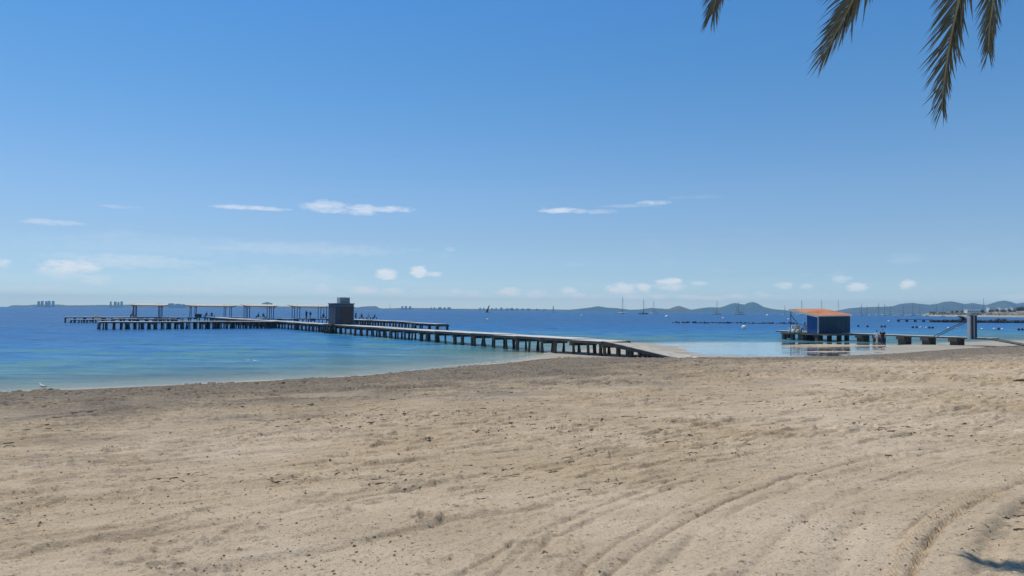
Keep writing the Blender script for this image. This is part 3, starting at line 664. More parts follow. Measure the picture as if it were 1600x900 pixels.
mb = MB(); y = y1 - .15; mb.tube([(-.1, y, roofz(y) - .6), (-.1, y - .5, roofz(y) - 1.2), (-.1, y - 1.25, zf + 1.15), (-.1, hd + .05, zf + .9)], .05, 6); mb.build('brace', M['post'], hut)
for x, y in ((.25, .3), (2.3, .2), (4.1, .2), (hw - .25, .3), (.3, 2.6), (.3, 4.2), (.3, 5.6), (hw - .3, 5.6)):
    mb = MB(); mb.box((x, y, .0), (.42, .42, 1.45)); mb.build('pile', M['pile'], hut)
exec_later = []

# ------------------------------------------------------------------ people
def person(loc, rz, pose, top, bottom, label, hair='hair', h=1.7, group=None, lower='trousers', voxel=.022, skin='skin', cat='person', hat=None):
    e = empty('person', loc, rz, label, cat, group)
    s = h / 1.7
    # joints, facing +Y ; z up
    if pose in ('stand', 'walk'):
        hip = Vector((0, 0, .90)); st = .0 if pose == 'stand' else .20
        feet = [(-.10, -st, .04), (.10, st, .04)]; knees = [(-.10, -st * .35 + .05, .48), (.10, st * .6 + .07, .50)]
        neck = Vector((0, .03, 1.43)); head = Vector((0, .06, 1.60))
        sh_ = [(-.18, 0, 1.38), (.18, 0, 1.38)]; el_ = [(-.25, .02 + st * .5, 1.12), (.25, -.05 - st * .4, 1.12)]; ha_ = [(-.24, .16 + st * .6, .90), (.24, .05 - st * .4, .88)]
    elif pose == 'sit':
        hip = Vector((0, 0, .46)); feet = [(-.12, .50, .04), (.12, .46, .04)]; knees = [(-.12, .44, .50), (.12, .42, .50)]
        neck = Vector((0, .02, 1.00)); head = Vector((0, .06, 1.18)); sh_ = [(-.18, 0, .95), (.18, 0, .95)]; el_ = [(-.24, .1, .70), (.24, .1, .70)]; ha_ = [(-.15, .34, .60), (.15, .34, .58)]
    else:                                    # sitting on the floor, knees up
        hip = Vector((0, 0, .10)); feet = [(-.12, .55, .04), (.12, .60, .04)]; knees = [(-.13, .38, .46), (.13, .42, .44)]
        neck = Vector((0, -.10, .62)); head = Vector((0, -.06, .80)); sh_ = [(-.18, -.11, .57), (.18, -.11, .57)]; el_ = [(-.25, -.05, .34), (.25, -.02, .34)]; ha_ = [(-.14, .25, .38), (.14, .30, .40)]
    V = Vector
    mb = MB()
    chest = hip.lerp(neck, .72); waist = hip.lerp(neck, .35)
    mb.tube([hip - V((0, 0, .06)), hip + V((0, 0, .04)), waist, chest, neck - V((0, 0, .04)), neck + V((0, 0, .0)), head - V((0, 0, .06))], [.11, .155, .13, .155, .10, .055, .05], 14)
    mb.ball(head, (.075, .095, .12), 12, 8); mb.ball(head + V((0, .095, -.02)), (.014, .02, .02), 6, 4)
    for sx in (-1, 1):
        mb.ball(head + V((sx * .078, 0, -.01)), (.012, .02, .03), 6, 4)
    for i in (0, 1):
        mb.tube([hip + V(((-.09, .09)[i], 0, 0)), knees[i], V(feet[i]) + V((0, -.01, .05))], [.095, .062, .042], 10)
        f = V(feet[i]); mb.tube([f + V((0, -.06, .02)), f + V((0, .06, .01)), f + V((0, .17, -.015))], [.04, .042, .026], 8)
        mb.tube([chest.lerp(V(sh_[i]), .3), V(sh_[i]), el_[i], ha_[i]], [.07, .058, .042, .028], 10)
        hd_ = (V(ha_[i]) - V(el_[i])).normalized(); hp_ = V(ha_[i]); sd_ = hd_.cross(V((1, 0, 0))).normalized()
        mb.tube([hp_, hp_ + hd_ * .05, hp_ + hd_ * .09], [.028, .036, .030], 8)
        if voxel < .015:
            for k, (o_, ln) in enumerate(((-.030, .065), (-.010, .078), (.010, .074), (.029, .056))):
                b0 = hp_ + hd_ * .085 + sd_ * o_; b1 = b0 + hd_ * ln * .5 + V((0, 0, -.004)); b2 = b1 + hd_ * ln * .45 - V((-.015 if i else .015, 0, .006))
                mb.tube([b0, b1, b2], [.0095, .009, .0075], 6)
            mb.tube([hp_ + hd_ * .03 + sd_ * .03, hp_ + hd_ * .06 + sd_ * .055, hp_ + hd_ * .085 + sd_ * .06], [.012, .010, .008], 6)
    o = mb.build('body', M[skin], e, True); o.scale = (s, s, s)
    md = o.modifiers.new('remesh', 'REMESH'); md.mode = 'VOXEL'; md.voxel_size = voxel; md.use_smooth_shade = True
    # clothes: shirt shell, trouser shell, hair cap
    mb = MB(); mb.tube([hip + V((0, 0, -.02)), hip + V((0, 0, .05)), waist, chest, neck - V((0, 0, .05))], [.168, .175, .155, .178, .10], 16)
    for i in (0, 1): mb.tube([chest.lerp(V(sh_[i]), .4), V(sh_[i]) + V((0, 0, .005)), V(sh_[i]).lerp(V(el_[i]), .75)], [.085, .075, .062], 10)
    c = mb.build('shirt', M[top], e, True); c.scale = (s, s, s); md = c.modifiers.new('remesh', 'REMESH'); md.mode = 'VOXEL'; md.voxel_size = voxel; md.use_smooth_shade = True
    mb = MB(); mb.tube([hip + V((0, 0, -.10)), hip + V((0, 0, .07))], [.15, .168], 14)
    for i in (0, 1):
        end = V(feet[i]) + V((0, -.01, .10)) if lower == 'trousers' else V(knees[i]) + (hip - V(knees[i])) * .12
        pts = [hip + V(((-.085, .085)[i], 0, 0)), V(knees[i]), end] if lower == 'trousers' else [hip + V(((-.085, .085)[i], 0, 0)), end]
        mb.tube(pts, [.112, .082, .066] if lower == 'trousers' else [.115, .092], 10)
    c = mb.build('trousers' if lower == 'trousers' else 'shorts', M[bottom], e, True); c.scale = (s, s, s); md = c.modifiers.new('remesh', 'REMESH'); md.mode = 'VOXEL'; md.voxel_size = voxel; md.use_smooth_shade = True
    mb = MB(); mb.ball(head + V((0, -.022, .028)), (.088, .098, .112), 12, 7)
    if hair == 'hair' and group == 'long': mb.tube([head + V((0, -.06, 0)), head + V((0, -.09, -.2))], [.06, .04], 8)
    c = mb.build('hair', M[hair], e, True); c.scale = (s, s, s)
    if hat:
        mb = MB(); mb.tube([head + V((0, 0, .06)), head + V((0, 0, .075)), head + V((0, 0, .08)), head + V((0, 0, .17))], [.20, .20, .1, .085], 16); c = mb.build('sun_hat', M[hat], e, True); c.scale = (s, s, s)
    return e
x, y = G(1369.5, 537.5); person((x, y, -.05), R(200), 'walk', 'tshirt', 'pale', 'person in a white top and pale trousers wading beside a dark dressed companion', voxel=.012, h=1.62)
x, y = G(1379.0, 538.3); person((x, y, -.05), R(150), 'walk', 'blackc', 'navyc', 'taller person in black top and dark trousers wading in front of the short pier', voxel=.012, h=1.76)
def on_deck(px, a, dy=0.0, z=DZ + .01):  # place on the long pier system at pixel column px along line a
    k = npx(px, a + dy); p = pier_local(a + dy, k); return (p.x, p.y, z)
person(on_deck(479.5, 126, 1.0), R(160), 'stand', 'blackc', 'navyc', 'person in dark clothes standing under the shelter beside the grey cabin', h=1.9)
person(on_deck(485.5, 126, 1.3), R(40), 'stand', 'navyc', 'beige', 'person in navy top and beige shorts standing beside a dark dressed one, under shelter', h=1.7, lower='shorts')
person(on_deck(506, 126, .8), R(190), 'sit', 'blackc', 'navyc', 'person in black seated on a bench just left of the grey cabin')
person(on_deck(404.5, 126, 1.2), R(120), 'sit', 'blackc', 'navyc', 'person in dark top seated left under the shortest shelter')
person(on_deck(412, 126, 1.2), R(230), 'sit', 'blackc', 'beige', 'person in dark top and beige trousers seated right under the shortest shelter')
person(on_deck(323.5, 152, .9), R(170), 'sit', 'blackc', 'navyc', 'person in black seated in the middle of the longest shelter')
person(on_deck(331.5, 152, 1.2), R(200), 'sit', 'navyc', 'navyc', 'person in navy seated right of the one in black, longest shelter')
person(on_deck(208, 152, .8), R(170), 'sit', 'pink', 'blackc', 'person in a pink top and straw hat seated at the leftmost shelter', hat='straw', h=1.85)
person(on_deck(556.5, 118, 0) , R(170), 'stand', 'teal', 'blackc', 'person in a teal top close behind the right edge of the grey cabin', h=1.7)
person(on_deck(565.5, 121, 0), R(190), 'sit', 'red', 'navyc', 'person in a bright red top seated right of the grey cabin', h=1.9)
person(on_deck(576.5, 119, 0), R(150), 'sit', 'beige', 'beige', 'person in beige seated furthest right behind the cabin')
person(on_deck(586, 116, 0), R(150), 'sit', 'navyc', 'navyc', 'person in navy seated at the far right end of the group behind the cabin', h=1.6)
def hutp(x, y, z=.95): p = Vector((HC.x, HC.y, 0)) + ux * x + dv * y; return (p.x, p.y, z)
person(hutp(.75, 2.6), R(60), 'sit', 'navyc', 'beige', 'person in navy seated under the porch against the blue hut', h=1.75, hair='hair')
person(hutp(.3, 3.5), R(100), 'sit', 'beige', 'beige', 'person in beige seated at the outer side of the blue hut porch', h=1.6)

# benches for the seated ones and small things on the decks
def bench(loc, rz, w, label, mt='slabside', cat='bench'):
    e = empty('bench', loc, rz, label, cat, 'low benches on the decks')
    mb = MB(); mb.box((0, 0, .41), (w, .42, .06)); mb.build('seat', M[mt], e)
    for x in (-w / 2 + .12, w / 2 - .12): mb = MB(); mb.box((x, 0, .19), (.08, .36, .38)); mb.build('leg', M['post'], e)
for px, a, dy, w, lab in ((408.5, 126, 1.2, 2.4, 'low bench under the shortest shelter'), (327.5, 152, 1.05, 2.6, 'low bench under the longest shelter'), (506, 126, .8, 1.2, 'low bench just left of the grey cabin'),
                     (208, 152, .8, 1.2, 'low bench at the left end of the leftmost shelter')):
    bench(on_deck(px, a, dy, DZ + .012), TH, w, lab)
for px, a, lab in ((565.5, 121, 'low bench under the person in red'), (576.5, 119, 'low bench under the person in beige behind the cabin'), (586, 116, 'low bench at the right end of the seated group')):
    bench(on_deck(px, a, 0, DZ + .012), TH, 1.2, lab)
mbp = MB()
e = empty('wooden_crate', on_deck(310.5, 151, 1.5), TH, 'brown wooden crate on the deck between the posts of the longest shelter', 'crate')
for k in range(4): mb = MB(); mb.box((0, -.35, .1 + k * .19), (1.5, .04, .16)); mb.build('slat', M['door'], e)
mb = MB(); mb.box((0, 0, .4), (1.46, .66, .78)); mb.build('box', M['pile'], e)
e = empty('sun_towel', on_deck(152, 152, 1.6), TH, 'cream towel heaped on the far left bathing deck', 'towel')
mb = MB(); mb.tube([(-1.1, 0, .05), (-.5, .05, .16), (0, 0, .26), (.5, -.05, .15), (1.2, 0, .05)], [.04, .15, .2, .14, .04], 8); mb.build('cloth', M['straw'], e, True)
# white monobloc chairs and bags under the hut porch
def chair(loc, rz, label):
    e = empty('plastic_chair', loc, rz, label, 'chair', 'white plastic chairs under the hut porch')
    mb = MB(); mb.box((0, 0, .43), (.46, .44, .04)); mb.build('seat', M['white'], e)
    mb = MB(); mb.box((0, -.22, .68), (.46, .04, .46), M4=Matrix.Rotation(R(8), 4, 'X')); mb.build('backrest', M['white'], e)
    for x in (-.2, .2):
        for y in (-.19, .19): mb = MB(); mb.box((x, y, .205), (.04, .04, .41)); mb.build('leg', M['white'], e)
        mb = MB(); mb.box((x, .0, .63), (.05, .42, .03)); mb.build('armrest', M['white'], e)
for i, (x, y, r, lab) in enumerate(((.75, 2.6, 60, 'white plastic chair carrying the person in navy'), (.3, 3.5, 100, 'white plastic chair carrying the person in beige'), (-.05, 4.35, 140, 'white plastic chair at the seaward edge of the hut porch'), (.5, 4.1, 10, 'white plastic chair behind the others on the hut porch'))):
    chair(hutp(x, y), TR + R(r) - R(90), lab)
for x, y, mt, lab in ((-.05, 3.0, 'beige', 'beige beach bag on the porch floor beside the chairs'), (-.1, 3.75, 'tshirt', 'white bag on the porch floor between the chairs')):
    e = empty('beach_bag', hutp(x, y), 0, lab, 'bag')
    mb = MB(); mb.tube([(0, 0, 0), (0, 0, .12), (0, 0, .42), (0, 0, .46)], [.2, .24, .2, .1], 10); mb.build('bag_body', M[mt], e, True)
    mb = MB(); mb.tube([(-.12, 0, .4), (-.1, 0, .6), (.1, 0, .6), (.12, 0, .4)], .015, 6); mb.build('handle', M[mt], e)

# ------------------------------------------------------------------ floats and buoys
mbf = MB(); mbf.ball((0, 0, .03), (.26, .26, .2), 10, 6); fme = mbf.mesh('net_float', M['floatm'], True)
for i in range(78):
    px = 1049 + (1243 - 1049) * (i + random.uniform(-.35, .35)) / 77
    if 1085 > px and random.random() < .35: continue
    py = 504.4 + (px - 1050) * .0075 + random.uniform(-.45, .45)
    x, y = G(px, py); s = random.uniform(.7, 1.5)
    o = inst('net_float', fme, None, (x, y, 0), (0, 0, random.random() * 6), (s * random.uniform(1, 1.5), s, s * random.uniform(.9, 1.9)))
    tag(o, 'small dark float in the long line of floats beyond the ramp', 'float', 'dark floats in a line on the water')
for px, py, lab in ((1341, 509.8, 'dark float right of the blue hut, furthest left of the loose ones'), (1355.5, 510.3, 'dark float above and left of the wading pair'), (1377.5, 510.6, 'left one of two dark floats above the wading pair'), (1382.5, 510.6, 'right one of two dark floats above the wading pair'),
                   (1426, 511.8, 'left float of the dark pair past the wading pair'), (1432, 511.7, 'right float of the dark pair past the wading pair'), (1452, 512.3, 'left float of the dark pair nearest the gate struts'), (1457, 512.3, 'right float of the dark pair nearest the gate struts'), (1560, 514.5, 'dark float right of the gate, close to the white ones'), (1591.5, 515.5, 'dark float at the right edge, nearer'), (1597, 515.5, 'dark float at the very right edge')):
    x, y = G(px, py + .6); o = inst('mooring_float', fme, None, (x, y, .06), (0, 0, 0), (1.1, 1.1, 1.9)); tag(o, lab, 'float', 'loose dark floats near the short pier')
def buoy(px, py, r, lab, mt='buoy'):
    x, y = G(px, py + .8); e = empty('mooring_buoy', (x, y, 0), 0, lab, 'buoy', 'mooring buoys on the water')
    mb = MB(); mb.ball((0, 0, r * .5), r, 14, 9); mb.build('float_ball', M[mt], e, True)
    mb = MB(); mb.tube([(0, 0, r * 1.4), (0, 0, r * 1.7)], r * .12, 6); mb.build('mooring_eye', M['alu'], e)
    mb = MB(); mb.tube([(0, 0, -.06), (0, 0, .04)], r * .92, 14); mb.build('waterline_band', M['yellow' if r > .3 else 'floatm'], e, True)
for px, py, r, lab in ((762, 499.6, .42, 'pale yellowish buoy below the dark sail'), (909, 493.2, .75, 'white buoy on open water left of the anchored yachts'), (1162.5, 512.5, .50, 'largest white buoy, in front of the line of dark floats'), (1042, 495.4, 1.0, 'faint white buoy below the two left yachts'),
                       (1130, 497.2, .6, 'white buoy above the line of dark floats'), (1199, 493.2, 1.2, 'white buoy far out left of the hut'), (1232, 499.0, .5, 'white buoy near the left tip of the orange roof'), (1388.5, 501.8, .42, 'white buoy above and right of the wading pair'), (1438, 511.4, .22, 'small white buoy between the dark float pairs, left one'), (1447, 511.6, .22, 'small white buoy between the dark float pairs, right one'),
                       (1481.5, 512.4, .25, 'small white buoy left of the gate struts'), (1494.5, 512.6, .28, 'white buoy just behind the gate struts'), (1534, 514.2, .25, 'white buoy right beside the gate'), (1553, 514.0, .25, 'white buoy further right past the gate'), (1566, 514.4, .25, 'white buoy next to the dark float right of the gate')):
    buoy(px, py, r, lab)

# ------------------------------------------------------------------ boats
def yacht_parts(e, L, H, hull='white', cover='bluecover', wheel=0):
    N = 12; rings = []
    for i in range(N + 1):
        f = i / N; x = -L / 2 + L * f; bw = (math.sin(math.pi * min(1, (1 - f) * .62 + .0) ** .8) if f < 1 else 0) * L * .145 + .02
        bw = L * .15 * (1 - (max(0, f - .35) / .65) ** 2.2) * (.78 + .22 * min(1, f / .3)) + .03
        top = L * .085 + L * .045 * f ** 2; kb = -.35 * (1 - f * .6)
        xo = x + (L * .03 * f if f > .9 else 0)
        rings.append([(xo, -bw, top), (xo, -bw * .86, top * .3), (x - L * .02 * f, -bw * .35, kb), (x - L * .02 * f, bw * .35, kb), (xo, bw * .86, top * .3), (xo, bw, top)])
    mb = MB(); mb.loft(rings); mb.build('hull', M[hull], e, True)
    mb = MB(); mb.loft([[(x, -w, L * .085), (x, w, L * .085), (x, w * .8, z), (x, -w * .8, z)] for x, w, z in ((-L * .18, L * .09, L * .12), (-L * .16, L * .09, L * .15), (L * .1, L * .075, L * .145), (L * .22, L * .04, L * .11))]); cb = mb.build('coachroof', M['white'], e)
    for s_ in (-1, 1):
        mb = MB(); mb.box((-L * .03, s_ * L * .081, L * .125), (L * .16, .06, L * .018)); mb.build('window', M['glass'], cb)
    mx_ = L * .06
    mb = MB(); mb.tube([(mx_, 0, L * .1), (mx_, 0, H)], [.27, .2], 8); mb.build('mast', M['alu'], e)
    mb = MB(); mb.tube([(mx_, 0, L * .2), (-L * .36, 0, L * .19)], .12, 8); mb.build('boom', M['alu'], e)
    mb = MB(); mb.tube([(mx_ - .2, 0, L * .215), (mx_ - L * .12, 0, L * .222), (-L * .33, 0, L * .205)], [.34, .3, .18], 8); mb.build('furled_mainsail', M[cover], e, True)
    mb = MB(); mb.tube([(mx_, -L * .07, H * .55), (mx_, L * .07, H * .55)], .06, 6); mb.build('spreader', M['alu'], e)
    mb = MB(); mb.tube([(L * .49, 0, L * .13), (mx_ + .1, 0, H * .97)], [.16, .05], 6); mb.build('furled_jib', M['sail'], e)
    for p, q in (((-L * .48, 0, L * .09), (mx_, 0, H * .98)), ((mx_, -L * .14, L * .1), (mx_, -L * .07, H * .55)), ((mx_, L * .14, L * .1), (mx_, L * .07, H * .55)), ((mx_, L * .07, H * .55), (mx_, 0, H * .95)), ((mx_, -L * .07, H * .55), (mx_, 0, H * .95))):
        mb = MB(); mb.tube([p, q], .035, 4); mb.build('stay', M['alu'], e)
def yacht(px, ytop, yw, Lpx, label, hull='white', cover='bluecover', heading=90, group='sailing yachts at anchor', D=None):
    D = D or EYE * F / max(2.2, yw - hor(px)); L = Lpx * D / F; H = ZD(px, ytop, D)
    a = R(heading); L = min(L / max(.45, abs(math.cos(a))), H * .85)
    e = empty('sailing_yacht', (XD(px, D), D, 0), a, label, 'sailing yacht', group); yacht_parts(e, L, H, hull, cover); return e
yacht(972.5, 464, 490.2, 11, 'white yacht with the tallest mast, leftmost at anchor', heading=55, cover='navyc')
yacht(1005, 468, 490.9, 14, 'dark hulled yacht at anchor, second from the left', 'navy', heading=10)
yacht(1022.5, 470.5, 490.6, 13, 'white yacht at anchor just right of the dark hulled one', heading=165)
yacht(1119.5, 470, 491.2, 15, 'yacht with a grey hull left of the twin mountain', 'lightgrey', heading=8)
yacht(1155, 471.5, 491.5, 17, 'grey hulled two masted looking yacht below the twin mountain', 'lightgrey', heading=172)
yacht(1151, 478, 490.9, 9, 'smaller yacht tucked behind the one below the twin mountain', 'lightgrey', heading=30)
yacht(1226, 477, 491.8, 9, 'small white yacht just left of the orange roof', heading=30)
yacht(1252, 469, 492.2, 14, 'white yacht whose mast rises behind the left part of the orange roof', heading=12)
yacht(1283, 468, 491.8, 12, 'yacht whose mast rises behind the middle of the orange roof', heading=20)
yacht(1309.5, 468, 491.8, 12, 'yacht whose mast rises behind the right part of the orange roof', heading=15)
marina = [(1345.5,474.5,10),(1354.5,477,8),(1372.5,473.5,10),(1382,474.5,11),(1391,478,9),(1411,477,9),(1426,473.5,13),(1437,478,9),(1463,475.5,10),(1473.5,478,9),(1503,475,9),(1520,478,9)]
labs = ['white yacht, first one right of the blue hut', 'short masted white yacht, second right of the blue hut', 'white yacht at left of the closest pair of masts', 'white yacht at right of the closest pair of masts', 'low yacht behind the one at right of the pair of masts', 'yacht left of the tall mast over the mountains', 'white yacht with the longest hull over the small jetty', 'low white yacht right of the longest hull', 'yacht moored before the left tip of the headland', 'low masted yacht before the sandy headland', 'yacht moored left of the long white building', 'yacht moored right in front of the long white building']
for (px, yt, lp), lab in zip(marina, labs):
    yacht(px, yt, 492.6 + random.uniform(-.2, .5), lp, lab, random.choice(['white', 'white', 'lightgrey']), heading=random.choice([5, 15, 170, 25]), group='yachts moored off the headland')
yacht(1537, 466, 494.0, 12, 'yacht with the tallest mast at right, behind the gate', heading=60, group='yachts moored off the headland')
def motorboat(px, yw, Lpx, lab, rz=5):
    D = EYE * F / (yw - hor(px)); L = Lpx * D / F
    e = empty('motor_boat', (XD(px, D), D, 0), R(rz), lab, 'motor boat', 'motor boats off the headland')
    rings = []
    for i in range(9):
        f = i / 8; x = -L / 2 + L * f; w = L * .16 * (1 - max(0, f - .4) ** 2 * 2.6) + .02; t_ = L * .11 + L * .06 * f
        rings.append([(x, -w, t_), (x, -w * .7, 0), (x, 0, -.3), (x, w * .7, 0), (x, w, t_)])
    mb = MB(); mb.loft(rings); mb.build('hull', M['white'], e, True)
    mb = MB(); mb.box((-L * .02, 0, L * .17), (L * .34, L * .22, L * .13), taper=.75); mb.build('cabin', M['white'], e)
    mb = MB(); mb.box((L * .02, 0, L * .18), (L * .36, L * .2, L * .04), taper=.9); mb.build('windscreen', M['glass'], e)
for px, yw, lp, lab in ((1360, 493.4, 8, 'white motor boat between the first yachts right of the hut'), (1399, 493.8, 9, 'white motor boat left of the small jetty head'), (1418, 493.6, 9, 'white motor boat over the middle of the small jetty'), (1447, 493.9, 8, 'white motor boat at the left tip of the headland'), (1472, 494.6, 9, 'white motor boat below the sandy headland tip'), (1496, 495.0, 6, 'white motor boat close to the green shrub'), (1560, 494.9, 8, 'white motor boat right of the gate, near the headland beach'), (1590, 495.3, 7, 'white motor boat at the far right headland beach')):
    motorboat(px, yw, lp, lab, random.uniform(-20, 20))
def sail_dinghy(px, yt, D, mt, lab, lean):
    H = ZD(px, yt, D); e = empty('sailing_boat', (XD(px, D), D, 0), R(20), lab, 'sailing boat'); L = H * .55
    rings = [[(-L / 2 + L * f, -w, .5), (-L / 2 + L * f, 0, -.2), (-L / 2 + L * f, w, .5)] for f, w in ((0, .9), (.4, 1.1), (.8, .6), (1, .05))]
    mb = MB(); mb.loft(rings); mb.build('hull', M['navy' if mt == 'blacksail' else 'white'], e, True)
    t = Vector((lean * H, 0, H)); b0 = Vector((L * .1, 0, .5))
    mb = MB(); mb.tube([b0, t], [.1, .06], 6); mb.build('mast', M['alu'], e)
    N = 8; v = []; f_ = []
    for i in range(N + 1):
        q = i / N; p = b0.lerp(t, q) + Vector((0, 0, .4 * (1 - q))); w = L * .52 * (1 - q) ** .75
        for k in range(4): v.append((p.x - w * k / 3, p.y + .35 * math.sin(k / 3 * math.pi) * (1 - q), p.z + .0)); 
    for k in range(4 * (N + 1)): v.append((v[k][0], v[k][1] + .05, v[k][2]))
    o_ = 4 * (N + 1)
    for i in range(N):
        for k in range(3): a = i * 4 + k; f_.append((a, a + 1, a + 5, a + 4)); f_.append((a + o_ + 4, a + o_ + 5, a + o_ + 1, a + o_))
    mb = MB(); mb.add(v, f_); mb.build('sail', M[mt], e, True)
sail_dinghy(762, 475.8, 1150, 'blacksail', 'small sailing boat with a leaning black sail on the open sea', .28)
sail_dinghy(865, 477, 1500, 'sail', 'small sailing boat with a narrow white sail near the horizon', .03)

# ------------------------------------------------------------------ far shores, hills, towers, headland
def ridge(name, prof, D, depth, material, kind='structure', jitter=.3, nmul=1.0, label=None, cat=None):
    """hill range: profile points (px, py of the skyline) -> a real mound of the given depth"""
    px0, px1 = prof[0][0], prof[-1][0]; n_ = int((px1 - px0) / 1.6) + 2; pxs = np.linspace(px0, px1, n_)
    top = np.interp(pxs, [p[0] for p in prof], [p[1] for p in prof])
    H = EYE + (478.8 + ROLL * pxs - top) / F * D; H = np.maximum(H, .5)
    xs = (pxs - 800) / F * D; m_ = 17; u = np.linspace(-1, 1, m_)
    XX = np.repeat(xs[None], m_, 0); YY = D + u[:, None] * depth + 0 * XX
    prof_u = np.cos(u * np.pi / 2)[:, None] ** 1.1
    sc_ = D / F
    nse = fbm(XX / (9 * sc_), YY / (9 * sc_) + 3, 4); 
    ZZ = H[None] * prof_u * (1 + (nse - .5) * .7 * (1 - prof_u)) + (fbm(XX / (2.2 * sc_), YY / (2.2 * sc_), 3) - .5) * jitter * sc_ * prof_u - 1.0 * (1 - prof_u)
    XX = XX * (1 + (YY - D) / D)
    me = grid_mesh(name, XX, YY, ZZ, material); o = link(bpy.data.objects.new(name, me)); tag(o, label, cat, kind=kind); return o
HILL = mat('hill_scrub', (.075,.085,.060), .95, .25, .004, c2=(.13,.12,.085))
HILLF = mat('far_hill', (.07,.10,.095), .95, .15, .002)
LOW = mat('low_coast', (.13,.12,.10), .95, .3, .01)
ridge('far_mountains', [(868,486),(885,484.5),(905,482.5),(925,480),(935,478.3),(948,480.5),(965,481.5),(985,484),(1000,483.5),(1018,481),(1030,482),(1045,483),(1060,485),(1080,484),(1095,481.5),(1110,480),(1125,480.5),(1133,478),(1142,474.5),(1149,473.3),(1157,475),(1163,476),(1170,472.8),(1176,471.8),(1184,474),(1192,479),(1205,482.5),(1225,484.5),(1250,486),(1280,488),(1310,489)], 8200, 700, HILLF)
ridge('hill', [(1022,487),(1036,484.5),(1048,482),(1055,479),(1061,477.8),(1068,480),(1078,483.5),(1092,485.5),(1104,487.3)], 7000, 300, HILL)
ridge('mountain_range', [(1290,488.6),(1308,485.5),(1325,482),(1342,480.3),(1360,479.8),(1380,479.2),(1395,478.5),(1404,475.5),(1414,474),(1427,473.2),(1440,475),(1452,476),(1465,474.5),(1476,471.5),(1486,470.7),(1496,472.5),(1508,475.2),(1520,473.4),(1532,475.5),(1541,476.4),(1550,474),(1560,470.8),(1570,469.6),(1580,471.5),(1588,474.5),(1600,472.5),(1625,469),(1660,474),(1720,480),(1800,488)], 8000, 800, HILL)
ridge('low_coast', [(14,479),(20,476.8),(40,477.2),(60,475.8),(90,475.8),(110,477.2),(150,476.6),(200,476),(230,476.8),(262,476),(300,476.2),(340,477.4),(380,478),(440,478.8),(480,479.2),(540,480.2),(552,479),(560,481),(600,482),(640,481),(700,482.2),(745,482.8),(800,482.6),(850,483.2),(900,484.2),(925,485.8)], 7800, 180, LOW, jitter=.8)
ridge('hill', [(402,480.5),(407,476),(412,473),(418,471.8),(424,473.2),(429,476.5),(436,480.2)], 7600, 120, HILL)
ridge('hill', [(545,482.8),(556,480.5),(566,479.3),(576,478.5),(588,478.2),(592,481),(600,483)], 7500, 120, LOW)
def tower(px, wpx, ytop, D, lab, grp='apartment towers on the far left shore', depth=None, cat='apartment tower'):
    wpx = wpx * (.72 if wpx < 5.5 else .85)
    H = ZD(px, ytop, D); w = wpx * D / F; d = depth or w * .7
    e = empty('apartment_tower', (XD(px, D), D, 0), 0, lab, cat, grp)
    mb = MB(); mb.box((0, 0, H / 2), (w, d, H)); mb.build('wall', M['towerm'], e)
    mb = MB(); mb.box((w * .1, 0, H + 1.2), (w * .35, d * .5, 2.4)); mb.build('roof_box', M['towerm'], e)
    nb = max(1, int(H / 9))
    for k in range(nb):
        mb = MB(); mb.box((0, -d / 2 - .2, (k + .6) * H / nb), (w * .86, .5, H / nb * .38)); mb.build('window_band', M['towerw'], e)
DT = 7650
for px, w, yt, lab in ((61, 4.5, 470.8, 'first tower of the three block cluster on the far left shore'), (66.5, 4, 470.3, 'second tower of the cluster on the far left shore'), (73, 4.5, 471, 'third tower of the cluster on the far left shore'), (77.5, 4, 470.4, 'fourth tower of the cluster on the far left shore'), (83.5, 4.5, 470.6, 'rightmost tower of the cluster on the far left shore'),
                       (173.5, 3, 471.2, 'slim tower standing alone left of the second cluster'), (180.5, 4.5, 471.4, 'left tower of the second cluster, left of the shelters'), (185.5, 3.5, 472.2, 'middle lower tower of the second cluster'), (190.5, 4, 471.3, 'right tower of the second cluster nearest the first shelter'),
                       (268, 9, 474.2, 'wide block just right of the leftmost shelter roof'), (279, 9, 475, 'second wide block between the two left shelters'), (288, 6, 475.3, 'small block at the left tip of the longest shelter roof')):
    tower(px, w, yt, DT, lab)
for px, w, yt, lab in ((629, 4, 478.8, 'left tower of the pair right of the cabin'), (634.5, 4, 478.3, 'second tower of the pair right of the cabin'), (641, 5, 478.9, 'right tower of the group right of the cabin'), (674, 3, 480.6, 'small block far right of the cabin, left of a row'), (679, 3, 480.4, 'second small block far right of the cabin'), (687.5, 6, 480.3, 'wide block at left of the low row over the wing end'), (695, 5, 480.6, 'middle block of the low row over the wing end'), (702, 6, 480.3, 'right block of the low row over the wing end'),
                       (750.5, 3.5, 480.8, 'small tower just left of the black sail'), (756, 3, 481, 'tower touching the black sail'), (769, 3, 481.6, 'small block just right of the black sail'), (775.5, 3, 481.2, 'second small block right of the black sail'), (783.5, 5, 480.6, 'broader tower right of the black sail'), (793, 5, 481.8, 'low block left of the middle of the horizon'), (800, 6, 481.4, 'low block at the middle of the horizon'), (808, 5, 481.8, 'low block right of the middle of the horizon'), (817, 4, 482.0, 'low block further right on the horizon'), (826, 6, 482.2, 'long low block left of the white sail'), (839, 5, 482.6, 'low block before the white sail'), (850, 5, 483, 'low block nearest the white sail')):
    tower(px, w, yt, DT, lab, 'blocks along the far middle shore')
D = 7500; e = empty('radio_mast', (XD(609.5, D), D, 0), 0, 'hair thin radio mast on the horizon right of the cabin', 'radio mast')
H = ZD(609.5, 472.5, D); mb = MB()
mb.tube([(0, 0, 0), (0, 0, H)], [2.2, 1.2], 6); mb.build('pole', M['towerm'], e); mb = MB(); mb.tube([(30, 0, 0), (0, 0, H * .9)], .3, 4); mb.build('guy_wire', M['towerm'], e)

